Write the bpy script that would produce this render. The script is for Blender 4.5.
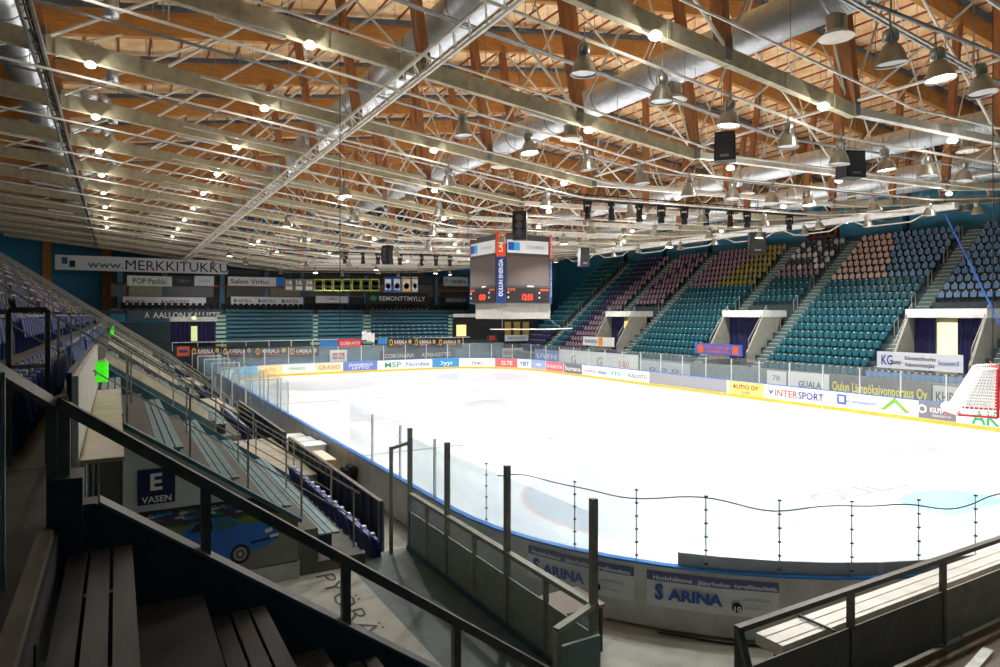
import bpy, math, random
from mathutils import Vector, Matrix
random.seed(7)
for o in list(bpy.data.objects): bpy.data.objects.remove(o)
scn = bpy.context.scene
C = scn.collection
PI = math.pi
S, CC, F, H = 0.5, math.sqrt(3)/2, 665.0, 5.9     # heading 30 deg, focal in px, eye height above the ice

# ------------------------------------------------------------------ camera, world, exposure
cd = bpy.data.cameras.new('camera'); cam = bpy.data.objects.new('camera', cd); C.objects.link(cam)
cam.location = (0, 0, H); cam.rotation_euler = (PI/2, 0, -math.radians(30))
cd.sensor_width = 36; cd.lens = F/1000*36; cd.shift_y = -18.5/1000
cd.clip_start = .05; cd.clip_end = 400
scn.camera = cam
w = bpy.data.worlds.new('world'); scn.world = w; w.use_nodes = True
w.node_tree.nodes['Background'].inputs[0].default_value = (.5, .6, .75, 1)
w.node_tree.nodes['Background'].inputs[1].default_value = .05
scn.view_settings.view_transform = 'Standard'; scn.view_settings.look = 'None'
scn.view_settings.gamma = 1; scn.view_settings.use_curve_mapping = False
scn.view_settings.exposure = 0.7
LAMP_W = 150.0; DOME_W = 28.0       # watts of each burning high bay lamp

# ------------------------------------------------------------------ helpers
def lin(c):
    return tuple(((v/255)/12.92 if v/255 <= .04045 else ((v/255+.055)/1.055)**2.4) for v in c)
MATS = {}
def mat(name, rgb, rough=.55, metal=0, var=.12, scale=3.0, emit=0, spec=.4, bump=0, stretch=None):
    if name in MATS: return MATS[name]
    m = bpy.data.materials.new(name); m.use_nodes = True; nt = m.node_tree; n = nt.nodes
    b = n['Principled BSDF']; col = lin(rgb)
    b.inputs['Roughness'].default_value = rough; b.inputs['Metallic'].default_value = metal
    b.inputs['Specular IOR Level'].default_value = spec
    tc = n.new('ShaderNodeTexCoord'); mp = n.new('ShaderNodeMapping')
    if stretch: mp.inputs['Scale'].default_value = stretch
    nz = n.new('ShaderNodeTexNoise'); nz.inputs['Scale'].default_value = scale; nz.inputs['Detail'].default_value = 4
    rp = n.new('ShaderNodeValToRGB')
    rp.color_ramp.elements[0].position = .3; rp.color_ramp.elements[1].position = .7
    rp.color_ramp.elements[0].color = tuple(v*(1-var) for v in col)+(1,)
    rp.color_ramp.elements[1].color = tuple(min(1, v*(1+var)) for v in col)+(1,)
    nt.links.new(tc.outputs['Object'], mp.inputs[0]); nt.links.new(mp.outputs[0], nz.inputs['Vector'])
    nt.links.new(nz.outputs['Fac'], rp.inputs[0]); nt.links.new(rp.outputs[0], b.inputs['Base Color'])
    if emit:
        b.inputs['Emission Color'].default_value = col+(1,); b.inputs['Emission Strength'].default_value = emit
    if bump:
        bp = n.new('ShaderNodeBump'); bp.inputs['Strength'].default_value = bump; bp.inputs['Distance'].default_value = .02
        nt.links.new(nz.outputs['Fac'], bp.inputs['Height']); nt.links.new(bp.outputs[0], b.inputs['Normal'])
    MATS[name] = m; return m
def solid(rgb, rough=.5):
    return mat('paint_%d_%d_%d' % tuple(rgb), rgb, rough, var=.03)
def glass(name, rgb=(225, 235, 240), gl=.06):
    m = bpy.data.materials.new(name); m.use_nodes = True; nt = m.node_tree; n = nt.nodes; n.clear()
    o = n.new('ShaderNodeOutputMaterial'); t = n.new('ShaderNodeBsdfTransparent'); t.inputs[0].default_value = lin(rgb)+(1,)
    g = n.new('ShaderNodeBsdfGlossy'); g.inputs['Roughness'].default_value = .08
    d = n.new('ShaderNodeBsdfDiffuse'); d.inputs[0].default_value = (.75, .8, .82, 1)
    nz = n.new('ShaderNodeTexNoise'); nz.inputs['Scale'].default_value = 2.5; nz.inputs['Detail'].default_value = 8
    tc = n.new('ShaderNodeTexCoord'); nt.links.new(tc.outputs['Object'], nz.inputs['Vector'])
    mu = n.new('ShaderNodeMath'); mu.operation = 'MULTIPLY'; mu.inputs[1].default_value = gl*1.2; nt.links.new(nz.outputs['Fac'], mu.inputs[0])
    a = n.new('ShaderNodeMixShader'); a.inputs[0].default_value = gl
    b = n.new('ShaderNodeMixShader'); nt.links.new(mu.outputs[0], b.inputs[0])
    nt.links.new(t.outputs[0], a.inputs[1]); nt.links.new(g.outputs[0], a.inputs[2])
    nt.links.new(a.outputs[0], b.inputs[1]); nt.links.new(d.outputs[0], b.inputs[2]); nt.links.new(b.outputs[0], o.inputs[0])
    MATS[name] = m; return m

class MB:
    def __init__(s): s.v = []; s.f = []; s.mi = []; s.cur = 0
    def face(s, idx): s.f.append(idx); s.mi.append(s.cur)
    def add(s, vs, fs):
        b = len(s.v); s.v += [tuple(p) for p in vs]
        for f in fs: s.face([b+i for i in f])
        return s
    def box(s, x0, y0, z0, x1, y1, z1):
        x0, x1 = sorted((x0, x1)); y0, y1 = sorted((y0, y1)); z0, z1 = sorted((z0, z1))
        return s.add([(x0,y0,z0),(x1,y0,z0),(x1,y1,z0),(x0,y1,z0),(x0,y0,z1),(x1,y0,z1),(x1,y1,z1),(x0,y1,z1)],
            [(0,3,2,1),(4,5,6,7),(0,1,5,4),(1,2,6,5),(2,3,7,6),(3,0,4,7)])
    def bar(s, p, q, w, h, up=(0,0,1)):
        p = Vector(p); q = Vector(q); d = (q-p).normalized(); up = Vector(up)
        if abs(d.dot(up)) > .98: up = Vector((0,1,0))
        r = d.cross(up).normalized()*w/2; u = r.cross(d).normalized()*h/2
        vs = [p-r-u, p+r-u, p+r+u, p-r+u, q-r-u, q+r-u, q+r+u, q-r+u]
        return s.add(vs, [(3,2,1,0),(4,5,6,7),(0,1,5,4),(1,2,6,5),(2,3,7,6),(3,0,4,7)])
    def tube(s, p, q, r, n=8, r2=None, cap=True):
        p = Vector(p); q = Vector(q); d = (q-p).normalized(); up = Vector((0,0,1))
        if abs(d.dot(up)) > .98: up = Vector((0,1,0))
        a = d.cross(up).normalized(); b = a.cross(d)
        r2 = r if r2 is None else r2
        vs = [p+(a*math.cos(2*PI*i/n)+b*math.sin(2*PI*i/n))*r for i in range(n)] + \
             [q+(a*math.cos(2*PI*i/n)+b*math.sin(2*PI*i/n))*r2 for i in range(n)]
        fs = [(i, (i+1) % n, n+(i+1) % n, n+i) for i in range(n)]
        if cap: fs += [tuple(range(n-1, -1, -1)), tuple(range(n, 2*n))]
        return s.add(vs, fs)
    def path(s, pts, r, n=6):
        for a, b in zip(pts, pts[1:]): s.tube(a, b, r, n)
        return s
    def lathe(s, prof, n=16, c=(0,0,0)):        # prof: (r, z)
        b = len(s.v)
        for (r, z) in prof:
            for i in range(n): s.v.append((c[0]+r*math.cos(2*PI*i/n), c[1]+r*math.sin(2*PI*i/n), c[2]+z))
        for k in range(len(prof)-1):
            for i in range(n):
                s.face([b+k*n+i, b+k*n+(i+1) % n, b+(k+1)*n+(i+1) % n, b+(k+1)*n+i])
        return s
    def prism(s, poly, axis, a, b):             # polygon extruded along axis 'x','y','z'
        n = len(poly)
        def P(u, v, t): return {'y': (u, t, v), 'x': (t, u, v), 'z': (u, v, t)}[axis]
        vs = [P(u, v, a) for u, v in poly]+[P(u, v, b) for u, v in poly]
        return s.add(vs, [tuple(range(n-1, -1, -1)), tuple(range(n, 2*n))]+[(i, (i+1) % n, n+(i+1) % n, n+i) for i in range(n)])
    def sheet(s, rows):                          # grid of points
        b = len(s.v); m = len(rows[0])
        for r in rows: s.v += [tuple(p) for p in r]
        for i in range(len(rows)-1):
            for j in range(m-1): s.face([b+i*m+j, b+i*m+j+1, b+(i+1)*m+j+1, b+(i+1)*m+j])
        return s
    def mesh(s, name, mats, smooth=False):
        me = bpy.data.meshes.new(name); me.from_pydata(s.v, [], s.f); me.update()
        for m in (mats if isinstance(mats, (list, tuple)) else [mats]): me.materials.append(m)
        me.polygons.foreach_set('material_index', s.mi)
        if smooth: me.polygons.foreach_set('use_smooth', [True]*len(s.f))
        import bmesh
        bm = bmesh.new(); bm.from_mesh(me); bmesh.ops.recalc_face_normals(bm, faces=bm.faces); bm.to_mesh(me); bm.free()
        return me
    def build(s, name, mats, parent=None, smooth=False, kind=None, label=None):
        o = bpy.data.objects.new(name, s.mesh(name, mats, smooth)); C.objects.link(o)
        if parent is not None:
            o.parent = parent; o.matrix_parent_inverse = parent.matrix_world.inverted() if parent.get('_w') else Matrix()
        if kind: o['kind'] = kind
        if label: o['label'] = label
        return o
def tag(o, label, cat, group=None, kind=None):
    o['label'] = label; o['category'] = cat
    if group: o['group'] = group
    if kind: o['kind'] = kind
    return o
def thing(name, label, cat, loc=(0,0,0), rz=0, group=None):
    """an Empty at the thing's base; its parts are written in LOCAL coordinates"""
    o = bpy.data.objects.new(name, None); C.objects.link(o); o.location = loc; o.rotation_euler = (0,0,rz); o.empty_display_size = .2
    return tag(o, label, cat, group)
def wthing(name, label, cat, loc, group=None):
    """same, parts written in WORLD coordinates"""
    o = thing(name, label, cat, loc, 0, group); o['_w'] = 1
    bpy.context.view_layer.update(); return o
def struct(name, mb, m, smooth=False):
    o = mb.build(name, m, None, smooth); o['kind'] = 'structure'; return o
def copy_tree(o, parent=None):
    c = o.copy(); C.objects.link(c)
    if parent is not None: c.parent = parent
    for ch in list(o.children): copy_tree(ch, c)
    return c
FONTC = {}
def text(body, c, xd, up, height, m, parent, width=None, bold=.0, name='lettering', off=.012):
    """lettering centred on c, reading along xd, letters upright along up"""
    key = (body, bold)
    if key not in FONTC:
        cu = bpy.data.curves.new('t', 'FONT'); cu.body = body; cu.align_x = 'LEFT'; cu.offset = bold; cu.resolution_u = 2
        ob = bpy.data.objects.new('t', cu); C.objects.link(ob); dg = bpy.context.evaluated_depsgraph_get()
        me = bpy.data.meshes.new_from_object(ob.evaluated_get(dg)); bpy.data.objects.remove(ob)
        FONTC[key] = me
    me = FONTC[key].copy(); me.name = name
    if not me.vertices: return None
    xs = [v.co.x for v in me.vertices]; ys = [v.co.y for v in me.vertices]
    sx = height/.72; sy = sx
    if width: sx = width/(max(xs)-min(xs))
    cx, cy = (max(xs)+min(xs))/2, (max(ys)+min(ys))/2
    if len(body) > 2: cy = .36
    xd = Vector(xd).normalized(); up = Vector(up).normalized(); nn = xd.cross(up); c = Vector(c)+nn*off
    for v in me.vertices:
        p = c+xd*((v.co.x-cx)*sx)+up*((v.co.y-cy)*sy); v.co = p
    me.materials.clear(); me.materials.append(m)
    o = bpy.data.objects.new(name, me); C.objects.link(o)
    if parent is not None:
        o.parent = parent
        o.matrix_parent_inverse = Matrix.Translation(-Vector(parent.location)) if parent.get('_w') else Matrix()
    return o
def onY(px, py, Y):
    t = (px-500)/F; D = Y/(CC-S*t); return Vector((D*(S+CC*t), Y, H-(py-315)*D/F))
def onX(px, py, X):
    t = (px-500)/F; D = X/(S+CC*t); return Vector((X, D*(CC-S*t), H-(py-315)*D/F))
def onZ(px, py, Z):
    D = F*(H-Z)/(py-315); t = (px-500)/F; return Vector((D*(S+CC*t), D*(CC-S*t), Z))
def proj(X, Y, Z):
    D = X*S+Y*CC
    if D < .1: return None
    return (500+F*(X*CC-Y*S)/D, 315-F*(Z-H)/D, D)

# ------------------------------------------------------------------ materials
def osb_mat():
    m = bpy.data.materials.new('osb_roof_board'); m.use_nodes = True; nt = m.node_tree; n = nt.nodes; b = n['Principled BSDF']
    b.inputs['Roughness'].default_value = .75
    tc = n.new('ShaderNodeTexCoord'); vo = n.new('ShaderNodeTexVoronoi'); vo.inputs['Scale'].default_value = 1.6
    nz = n.new('ShaderNodeTexNoise'); nz.inputs['Scale'].default_value = 1.2; nz.inputs['Detail'].default_value = 8
    r1 = n.new('ShaderNodeValToRGB'); r1.color_ramp.elements[0].color = lin((232,186,126))+(1,); r1.color_ramp.elements[1].color = lin((250,220,170))+(1,)
    r1.color_ramp.elements[0].position = .35; r1.color_ramp.elements[1].position = .65
    r2 = n.new('ShaderNodeValToRGB'); r2.color_ramp.elements[0].position = .05; r2.color_ramp.elements[1].position = .11
    r2.color_ramp.elements[0].color = lin((90,50,22))+(1,); r2.color_ramp.elements[1].color = (1,1,1,1)
    mx = n.new('ShaderNodeMixRGB'); mx.blend_type = 'MULTIPLY'; mx.inputs[0].default_value = .9
    L = nt.links.new
    L(tc.outputs['Object'], vo.inputs['Vector']); L(tc.outputs['Object'], nz.inputs['Vector']); L(nz.outputs['Fac'], r1.inputs[0])
    L(vo.outputs['Distance'], r2.inputs[0]); L(r1.outputs[0], mx.inputs[1]); L(r2.outputs[0], mx.inputs[2]); L(mx.outputs[0], b.inputs['Base Color'])
    return m
M_osb = osb_mat()
M_glulam = mat('glulam_timber', (188,132,68), .6, var=.2, scale=4, stretch=(.5,3,3))
M_post = mat('post_timber', (160,104,62), .6, var=.2, scale=4, stretch=(3,3,.6))
M_joist = mat('red_joist', (166,88,68), .6)
M_bluesteel = mat('blue_grey_steel', (88,102,118), .45, .3)
M_wrap = mat('beige_wrap', (176,168,140), .7, var=.16, scale=5, bump=.5)
M_white = mat('white_steel', (214,210,196), .45)
M_galv = mat('galvanised_steel', (150,152,150), .4, .6, var=.2, scale=8)
M_duct = mat('spiral_duct', (196,200,202), .38, .75, var=.1, scale=6)
def add_ribs(m, axis_scale=3.4):
    nt = m.node_tree; n = nt.nodes; wv = n.new('ShaderNodeTexWave'); wv.bands_direction = 'Y'; wv.inputs['Scale'].default_value = axis_scale
    tc = [k for k in n if k.type == 'TEX_COORD'][0]; bp = n.new('ShaderNodeBump'); bp.inputs['Strength'].default_value = .18; bp.inputs['Distance'].default_value = .02
    nt.links.new(tc.outputs['Object'], wv.inputs['Vector']); nt.links.new(wv.outputs['Fac'], bp.inputs['Height']); nt.links.new(bp.outputs[0], n['Principled BSDF'].inputs['Normal'])
add_ribs(M_duct)
M_bluewall = mat('blue_wall', (56,132,164), .6, var=.1, scale=1)
M_teal = mat('teal_paint', (58,92,102), .5, var=.2, scale=5)
M_tealdark = mat('dark_teal_paint', (34,52,60), .5, var=.25, scale=5)
M_conc = mat('concrete', (150,142,126), .7, var=.2, scale=2.5, bump=.1)
M_concd = mat('dark_concrete', (96,92,84), .7, var=.25, scale=2.5, bump=.1)
M_ground = mat('wet_concrete', (164,162,154), .3, var=.2, scale=1.5)
M_rail = mat('railing_steel', (150,150,138), .45, .1, var=.2, scale=10)
M_raildark = mat('dark_railing_steel', (96,92,84), .35, .2, var=.2, scale=10)
M_black = mat('black_plastic', (24,24,26), .45)
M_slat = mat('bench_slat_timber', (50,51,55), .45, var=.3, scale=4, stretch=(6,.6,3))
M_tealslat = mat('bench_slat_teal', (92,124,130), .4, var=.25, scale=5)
M_board = mat('white_board', (228,228,226), .35)
M_boardout = mat('board_outer_panel', (182,184,180), .45, var=.15, scale=2)
M_yellow = mat('yellow_kick', (244,190,70), .4)
M_bluecap = mat('blue_cap_rail', (40,118,200), .35)
M_glass = glass('plexiglass', (242,246,247), .045)
M_dotpost = mat('glass_joint', (205,208,210), .3, .3)
M_dark = mat('dark_interior', (28,30,34), .8)
M_navy = mat('navy_curtain', (34,34,78), .85, var=.2)
M_cream = mat('cream_panel', (206,204,186), .5)
M_green = mat('green_lamp', (60,225,20), .4, var=.35, scale=14, emit=.45)
M_exit = mat('exit_sign_face', (190,245,120), .4, emit=2.5)
M_warm = mat('warm_room', (255,214,120), .5, emit=1.1)
M_lens = mat('burning_lens', (255,252,240), .4, emit=14)
M_lensoff = mat('unlit_lens', (205,208,205), .25, .2)
M_alu = mat('spun_aluminium', (170,168,160), .3, .85)
M_navybl = mat('blue_seat', (40,62,140), .4)

# ------------------------------------------------------------------ the setting
XL, XR, YN, YF, R = 7.15, 38.6, 6.15, 66.1, 8.5
XW0, XW1, YW0, YW1 = -12.0, 58.5, -7.0, 84.0
RIDGE = 26.0
def ztop(X):                       # underside of the glulam top chord
    return 15.6+.162*X if X < RIDGE else 15.6+.162*RIDGE-.095*(X-RIDGE)
X1, Z1, X2, Z2 = 16.6, 11.2, 32.2, 11.65
def zbot(X):                       # centre line of the bottom chord
    return Z1+.105*(X1-X) if X < X1 else (Z1+(Z2-Z1)*(X-X1)/(X2-X1) if X < X2 else Z2+.10*(X-X2))
CEIL = 1.3
struct('wall_right', MB().box(XW1, YW0, -.3, XW1+.3, YW1, ztop(XW1)+1.6), M_bluewall)
struct('wall_far', MB().box(XW0, YW1, -.3, XW1, YW1+.3, 21.5), M_bluewall)
struct('wall_left', MB().box(XW0-.3, YW0, -.3, XW0, YW1, 16), M_bluewall)
struct('wall_near', MB().box(XW0, YW0-.3, -.3, XW1, YW0, 21.5), M_bluewall)
struct('floor', MB().box(XW0, YW0, -.5, XW1, YW1, -.06), M_ground)
mb = MB()
for a, b in ((XW0-.3, RIDGE), (RIDGE, XW1+.3)):
    mb.add([(a,YW0,ztop(a)+CEIL),(b,YW0,ztop(b)+CEIL),(b,YW1,ztop(b)+CEIL),(a,YW1,ztop(a)+CEIL),
            (a,YW0,ztop(a)+CEIL+.3),(b,YW0,ztop(b)+CEIL+.3),(b,YW1,ztop(b)+CEIL+.3),(a,YW1,ztop(a)+CEIL+.3)],
           [(0,1,2,3),(4,5,6,7),(0,1,5,4),(2,3,7,6)])
ceil = struct('ceiling', mb, M_osb)
mb = MB(); x = -11.4
while x < 58:
    mb.bar((x, YW0, ztop(x)+CEIL-.045), (x, YW1, ztop(x)+CEIL-.045), .05, .09); x += 1.15
mb.build('joist', M_joist, ceil, kind='stuff')

# ------------------------------------------------------------------ ice
def rloop(x0, x1, y0, y1, r, n=14):
    pts = []
    for cx, cy, a0 in ((x0+r, y1-r, PI), (x1-r, y1-r, PI/2), (x1-r, y0+r, 0), (x0+r, y0+r, -PI/2)):
        for i in range(n+1):
            a = a0-PI/2*i/n; pts.append((cx+r*math.cos(a), cy+r*math.sin(a)))
    return pts                       # clockwise from the far left corner
def ice_mat():
    m = bpy.data.materials.new('ice'); m.use_nodes = True; nt = m.node_tree; n = nt.nodes; b = n['Principled BSDF']
    b.inputs['Roughness'].default_value = .22; b.inputs['Specular IOR Level'].default_value = .3
    tc = n.new('ShaderNodeTexCoord'); mp = n.new('ShaderNodeMapping'); mp.inputs['Scale'].default_value = (.9,.12,1); mp.inputs['Rotation'].default_value = (0,0,.35)
    nz = n.new('ShaderNodeTexNoise'); nz.inputs['Scale'].default_value = .7; nz.inputs['Detail'].default_value = 9
    rp = n.new('ShaderNodeValToRGB'); rp.color_ramp.elements[0].position = .3; rp.color_ramp.elements[1].position = .62
    rp.color_ramp.elements[0].color = (.60,.62,.68,1); rp.color_ramp.elements[1].color = (.80,.80,.82,1)
    L = nt.links.new; L(tc.outputs['Object'], mp.inputs[0]); L(mp.outputs[0], nz.inputs['Vector']); L(nz.outputs['Fac'], rp.inputs[0]); L(rp.outputs[0], b.inputs['Base Color'])
    return m
loop = rloop(XL, XR, YN, YF, R)
mb = MB(); mb.prism(loop, 'z', -.05, 0)
ice = struct('ice_floor', mb, ice_mat())
def disc(cx, cy, r0, r1, z, n=48):
    mb = MB(); b = []
    for i in range(n):
        a = 2*PI*i/n; mb.v += [(cx+r0*math.cos(a), cy+r0*math.sin(a), z), (cx+r1*math.cos(a), cy+r1*math.sin(a), z)]
    for i in range(n):
        j = (i+1) % n; mb.face([2*i, 2*i+1, 2*j+1, 2*j])
    return mb
M_icegrey = mat('grey_ice_paint', (168,172,184), .25, var=.05)
M_icegrey2 = mat('pale_grey_ice_paint', (184,188,198), .25, var=.05)
M_iceblue = mat('pale_blue_ice_paint', (168,206,224), .25, var=.05)
M_icered = mat('pale_red_ice_paint', (226,190,190), .25, var=.05)
XC = (XL+XR)/2
for cx, cy in ((15.2,16.0),(30.5,16.0),(15.2,56.2),(30.5,56.2),(XC,36.2)):
    disc(cx, cy, .01, 4.4, .003).build('faceoff_circle', M_icegrey2, ice)
    disc(cx, cy, 4.4, 4.5, .004).build('faceoff_circle_line', M_icered, ice)
for y, m, wd in ((27.0,M_icegrey,.3),(45.4,M_icegrey,.3),(36.2,M_icered,.3),(10.2,M_icered,.06),(62.1,M_icered,.06)):
    x0 = XL+.1 if 15 < y < 57 else XL+.6+(.4); x1 = XR-.1 if 15 < y < 57 else XR-1.0
    MB().box(x0, y-wd/2, 0, x1, y+wd/2, .004).build('ice_line', m, ice)
for cy, sg in ((10.2,1),(62.1,-1)):
    mb = MB(); pts = [(XC-1.8+XC*0, cy), (XC+1.8, cy)]+[(XC+1.83*math.cos(a), cy+sg*(.9+1.2*math.sin(a))) for a in [PI*i/16 for i in range(17)]]
    mb.prism(pts, 'z', 0, .006); mb.build('goal_crease', M_iceblue, ice)
# faded adverts frozen into the ice
for (px, py, s, hgt, wd) in ((620,432,'TURNAUS',1.6,9),(890,455,'ENERGIA',1.3,7),(860,490,'OULU',1.0,5)):
    p = onZ(px, py, .004)
    text(s, (p.x, p.y, .005), (0,-1,0) if False else (1,0,0), (0,1,0), hgt, M_icegrey, ice, wd, .01, 'ice_lettering', .001)

# ------------------------------------------------------------------ dasher boards
BH = 1.2
def ploop(off): return rloop(XL-off, XR+off, YN-off, YF+off, R+off)
def strip(mb, inner, outer, z0, z1, closed=True):
    n = len(inner); b = len(mb.v)
    for (ax, ay), (bx, by) in zip(inner, outer): mb.v += [(ax,ay,z0),(bx,by,z0),(bx,by,z1),(ax,ay,z1)]
    for i in range(n if closed else n-1):
        j = (i+1) % n
        for k in range(4): mb.face([b+4*i+k, b+4*i+(k+1) % 4, b+4*j+(k+1) % 4, b+4*j+k])
    return mb
boards = wthing('dasher_boards', 'white dasher boards with blue cap rail around the ice', 'rink boards', (XL, YN, 0))
strip(MB(), ploop(0), ploop(.06), .0, BH-.04).build('panel', M_board, boards)
strip(MB(), ploop(-.012), ploop(0), .0, .2).build('kick_plate', M_yellow, boards)
strip(MB(), ploop(-.03), ploop(.13), BH-.04, BH).build('cap_rail', M_bluecap, boards)
strip(MB(), ploop(.06), ploop(.12), .0, BH-.04).build('outer_skin', M_boardout, boards)
# dense path along the inside of far end and right side, for the adverts
def dense(off, step=.1):
    pts = ploop(off); pts = pts+[pts[0]]; out = []
    for (ax, ay), (bx, by) in zip(pts, pts[1:]):
        L = math.hypot(bx-ax, by-ay); k = max(1, int(L/step))
        for i in range(k): out.append((ax+(bx-ax)*i/k, ay+(by-ay)*i/k))
    return out
DP = dense(-.004)
FARP = [p for p in DP if p[1] > 57.4 or p[0] > 38.5]
def seg(px0, px1):
    return [p for p in FARP if (q := proj(p[0], p[1], .6)) and px0 <= q[0] <= px1]
def board_ad(px0, px1, rgb, items, z0=.22, z1=BH-.06):
    pts = seg(px0, px1)
    if len(pts) < 2: return
    a, b = Vector(pts[0]), Vector(pts[-1]); mid = Vector(pts[len(pts)//2]); t = (b-a).normalized(); nrm = Vector((t.y, -t.x))  # towards the ice
    o = [(p[0]+nrm.x*.006, p[1]+nrm.y*.006) for p in pts]
    mb = MB(); strip(mb, o, pts, z0, z1, False); ad = mb.build('advert', solid(rgb, .4), boards)
    L = (b-a).length
    for (s, col, fx, fz, fh, fw) in items:    # text, colour, centre x 0-1, centre z 0-1, height 0-1, width 0-1
        k = min(len(pts)-1, max(0, int(fx*len(pts)))); q = pts[k]; c = Vector((q[0], q[1], z0+(z1-z0)*fz))
        text(s, c, (t.x, t.y, 0), (0,0,1), (z1-z0)*fh, solid(col), ad, L*fw, (0 if s == 'LVI' else .016), off=.03)
G1, W1, K1 = (90,96,104), (245,245,245), (40,44,52)
for a in [
    (236,258,(120,190,225),[]),
    (258,283,(246,214,160),[('HALTON',(226,150,60),.5,.5,.35,.8)]),
    (283,315,(226,232,220),[('PYHÄKOSKEN',(120,170,140),.55,.5,.3,.75)]),
    (315,343,(240,220,176),[('GRANO',(176,150,110),.5,.5,.45,.8)]),
    (343,378,(110,128,190),[('JÄÄKIEKKO',(225,230,245),.5,.65,.28,.7),('LIITTO',(225,230,245),.5,.3,.28,.5)]),
    (378,402,(240,244,240),[('MSP',(50,160,110),.6,.5,.6,.7)]),
    (402,432,(238,242,248),[('Nordea',(110,130,180),.5,.5,.45,.8)]),
    (432,459,(60,150,205),[('Oyyni',(235,245,250),.55,.5,.45,.7)]),
    (459,495,(240,240,232),[('alover',(120,110,90),.5,.5,.55,.7)]),
    (495,518,(236,110,110),[('MELTEX',(255,235,235),.5,.5,.45,.85)]),
    (518,531,(232,238,244),[('YBT',(60,90,150),.5,.5,.5,.8)]),
    (531,546,(150,170,215),[('VARMA',(240,240,250),.5,.5,.35,.8)]),
    (546,564,(238,110,116),[('K-RAUTA',(255,230,230),.5,.5,.4,.85)]),
    (564,582,(110,112,116),[('burano',(240,240,240),.5,.5,.5,.85)]),
    (582,622,(238,240,244),[('pizzeria',(220,110,130),.22,.5,.3,.3),('elisa',(70,120,190),.52,.5,.4,.2),('m',(90,180,210),.85,.5,.6,.2)]),
    (623,649,(240,238,238),[('KALUSTO',(90,90,100),.58,.5,.35,.75)]),
    (649,727,(150,152,158),[]),
    (728,764,(250,206,120),[('AUTIO OY',(120,70,30),.5,.62,.34,.75),('LVI',(215,70,60),.5,.22,.24,.2)]),
    (765,828,(240,240,244),[('v',(60,70,150),.1,.5,.5,.1),('INTER',(232,90,80),.35,.5,.5,.38),('SPORT',(40,60,150),.75,.5,.5,.4)]),
    (829,916,(232,234,238),[('Suomen Jäähallipalvelu',(120,140,180),.34,.5,.2,.5),('TASOITE',(150,160,150),.86,.16,.12,.2)]),
    (917,958,(124,124,130),[('KILPIMAA',(240,240,240),.62,.55,.3,.62),('ISÄNNÖINTI OY',(220,220,220),.62,.22,.14,.5)]),
    (959,1040,(238,242,238),[('AKL',(40,170,110),.4,.45,.8,.5)])]:
    board_ad(*a)
# small emblems on the right hand boards
def onboard(px, fz): q = seg(px-2, px+2)[0]; return Vector((q[0]-.03, q[1], .22+.92*fz))
e = onboard(843,.55); MB().box(e.x-.005, e.y-.3, e.z-.3, e.x, e.y+.3, e.z+.3).build('emblem', solid((90,110,170)), boards)
e2 = e+Vector((-.01,0,0)); MB().box(e2.x-.005, e2.y-.16, e2.z-.16, e2.x, e2.y+.16, e2.z+.18).build('emblem', solid((225,228,236)), boards)
e = onboard(896,.6)
MB().add([(e.x-.01,e.y+.8,e.z-.35),(e.x-.01,e.y+.55,e.z-.35),(e.x-.01,e.y,e.z+.12),(e.x-.01,e.y,e.z+.4)],[(0,1,2,3)]).add(
    [(e.x-.01,e.y-.8,e.z-.35),(e.x-.01,e.y-.55,e.z-.35),(e.x-.01,e.y,e.z+.12),(e.x-.01,e.y,e.z+.4)],[(0,1,2,3)]).build('emblem', solid((130,180,70)), boards)
e = onboard(924,.55); disc(0,0,.16,.26,0,6).build('emblem', solid((240,240,240)), boards).matrix_basis = Matrix.Translation(e)@Matrix.Rotation(-PI/2,4,'Y')

# glass: panes and joints along the boards
gthing = wthing('rink_glass', 'clear plexiglass screen standing on the dasher boards', 'safety glass', (XL, YN, BH))
GP = dense(.05, .1); acc = []; last = None; L = 0; cur = [GP[0]]
def skip(p):                        # open stretches at the team benches
    return (p[0] < XL+.2 and 24.0 < p[1] < 33.0)
panes = []
for a, b in zip(GP, GP[1:]+[GP[0]]):
    cur.append(b); L += math.hypot(b[0]-a[0], b[1]-a[1])
    if L >= (1.2 if (b[1] < 12 and b[0] < 26) else 2.4): panes.append(cur); cur = [b]; L = 0
if len(cur) > 1: panes.append(cur)
for pn in panes:
    m = pn[len(pn)//2]
    if skip(m): continue
    gh = 1.62
    inn = [(p[0], p[1]) for p in pn]; a, b = Vector(inn[0]), Vector(inn[-1]); t = (b-a).normalized(); nr = Vector((t.y,-t.x))*.008
    out = [(p[0]-nr.x, p[1]-nr.y) for p in inn]
    strip(MB(), inn[::3]+[inn[-1]], out[::3]+[out[-1]], BH, BH+gh, False).build('pane', M_glass, gthing)
    near = m[1] < 16
    pb = MB()
    if near:
        pb.box(inn[0][0]-.008, inn[0][1]-.008, BH, inn[0][0]+.008, inn[0][1]+.008, BH+gh-.3); pb.cur = 1
        for k in range(6): pb.box(inn[0][0]-.022, inn[0][1]-.03, BH+.08+k*.25, inn[0][0]+.022, inn[0][1]+.02, BH+.105+k*.25)
        pb.build('joint', [M_dotpost, M_black], gthing)
    else:
        pb.box(inn[0][0]-.03, inn[0][1]-.03, BH, inn[0][0]+.03, inn[0][1]+.03, BH+gh-.1); pb.build('joint', M_dotpost, gthing)
# draped cable along the near glass
mb = MB(); NP = [p for p in dense(.08,.1) if p[1] < 14.5 and p[0] < 30]; NP.sort(key=lambda p: (p[0], -p[1])); pts = []
for i, p in enumerate(NP[::2]):
    pts.append((p[0], p[1]-.02, BH+1.30-.13*abs(math.sin(i*.22))**3+.03*math.sin(i*.7)))
tag(mb.path(pts[8:], .012, 5).build('safety_cable', M_black), 'thin dark cable draped in waves along near glass', 'cable')
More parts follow.
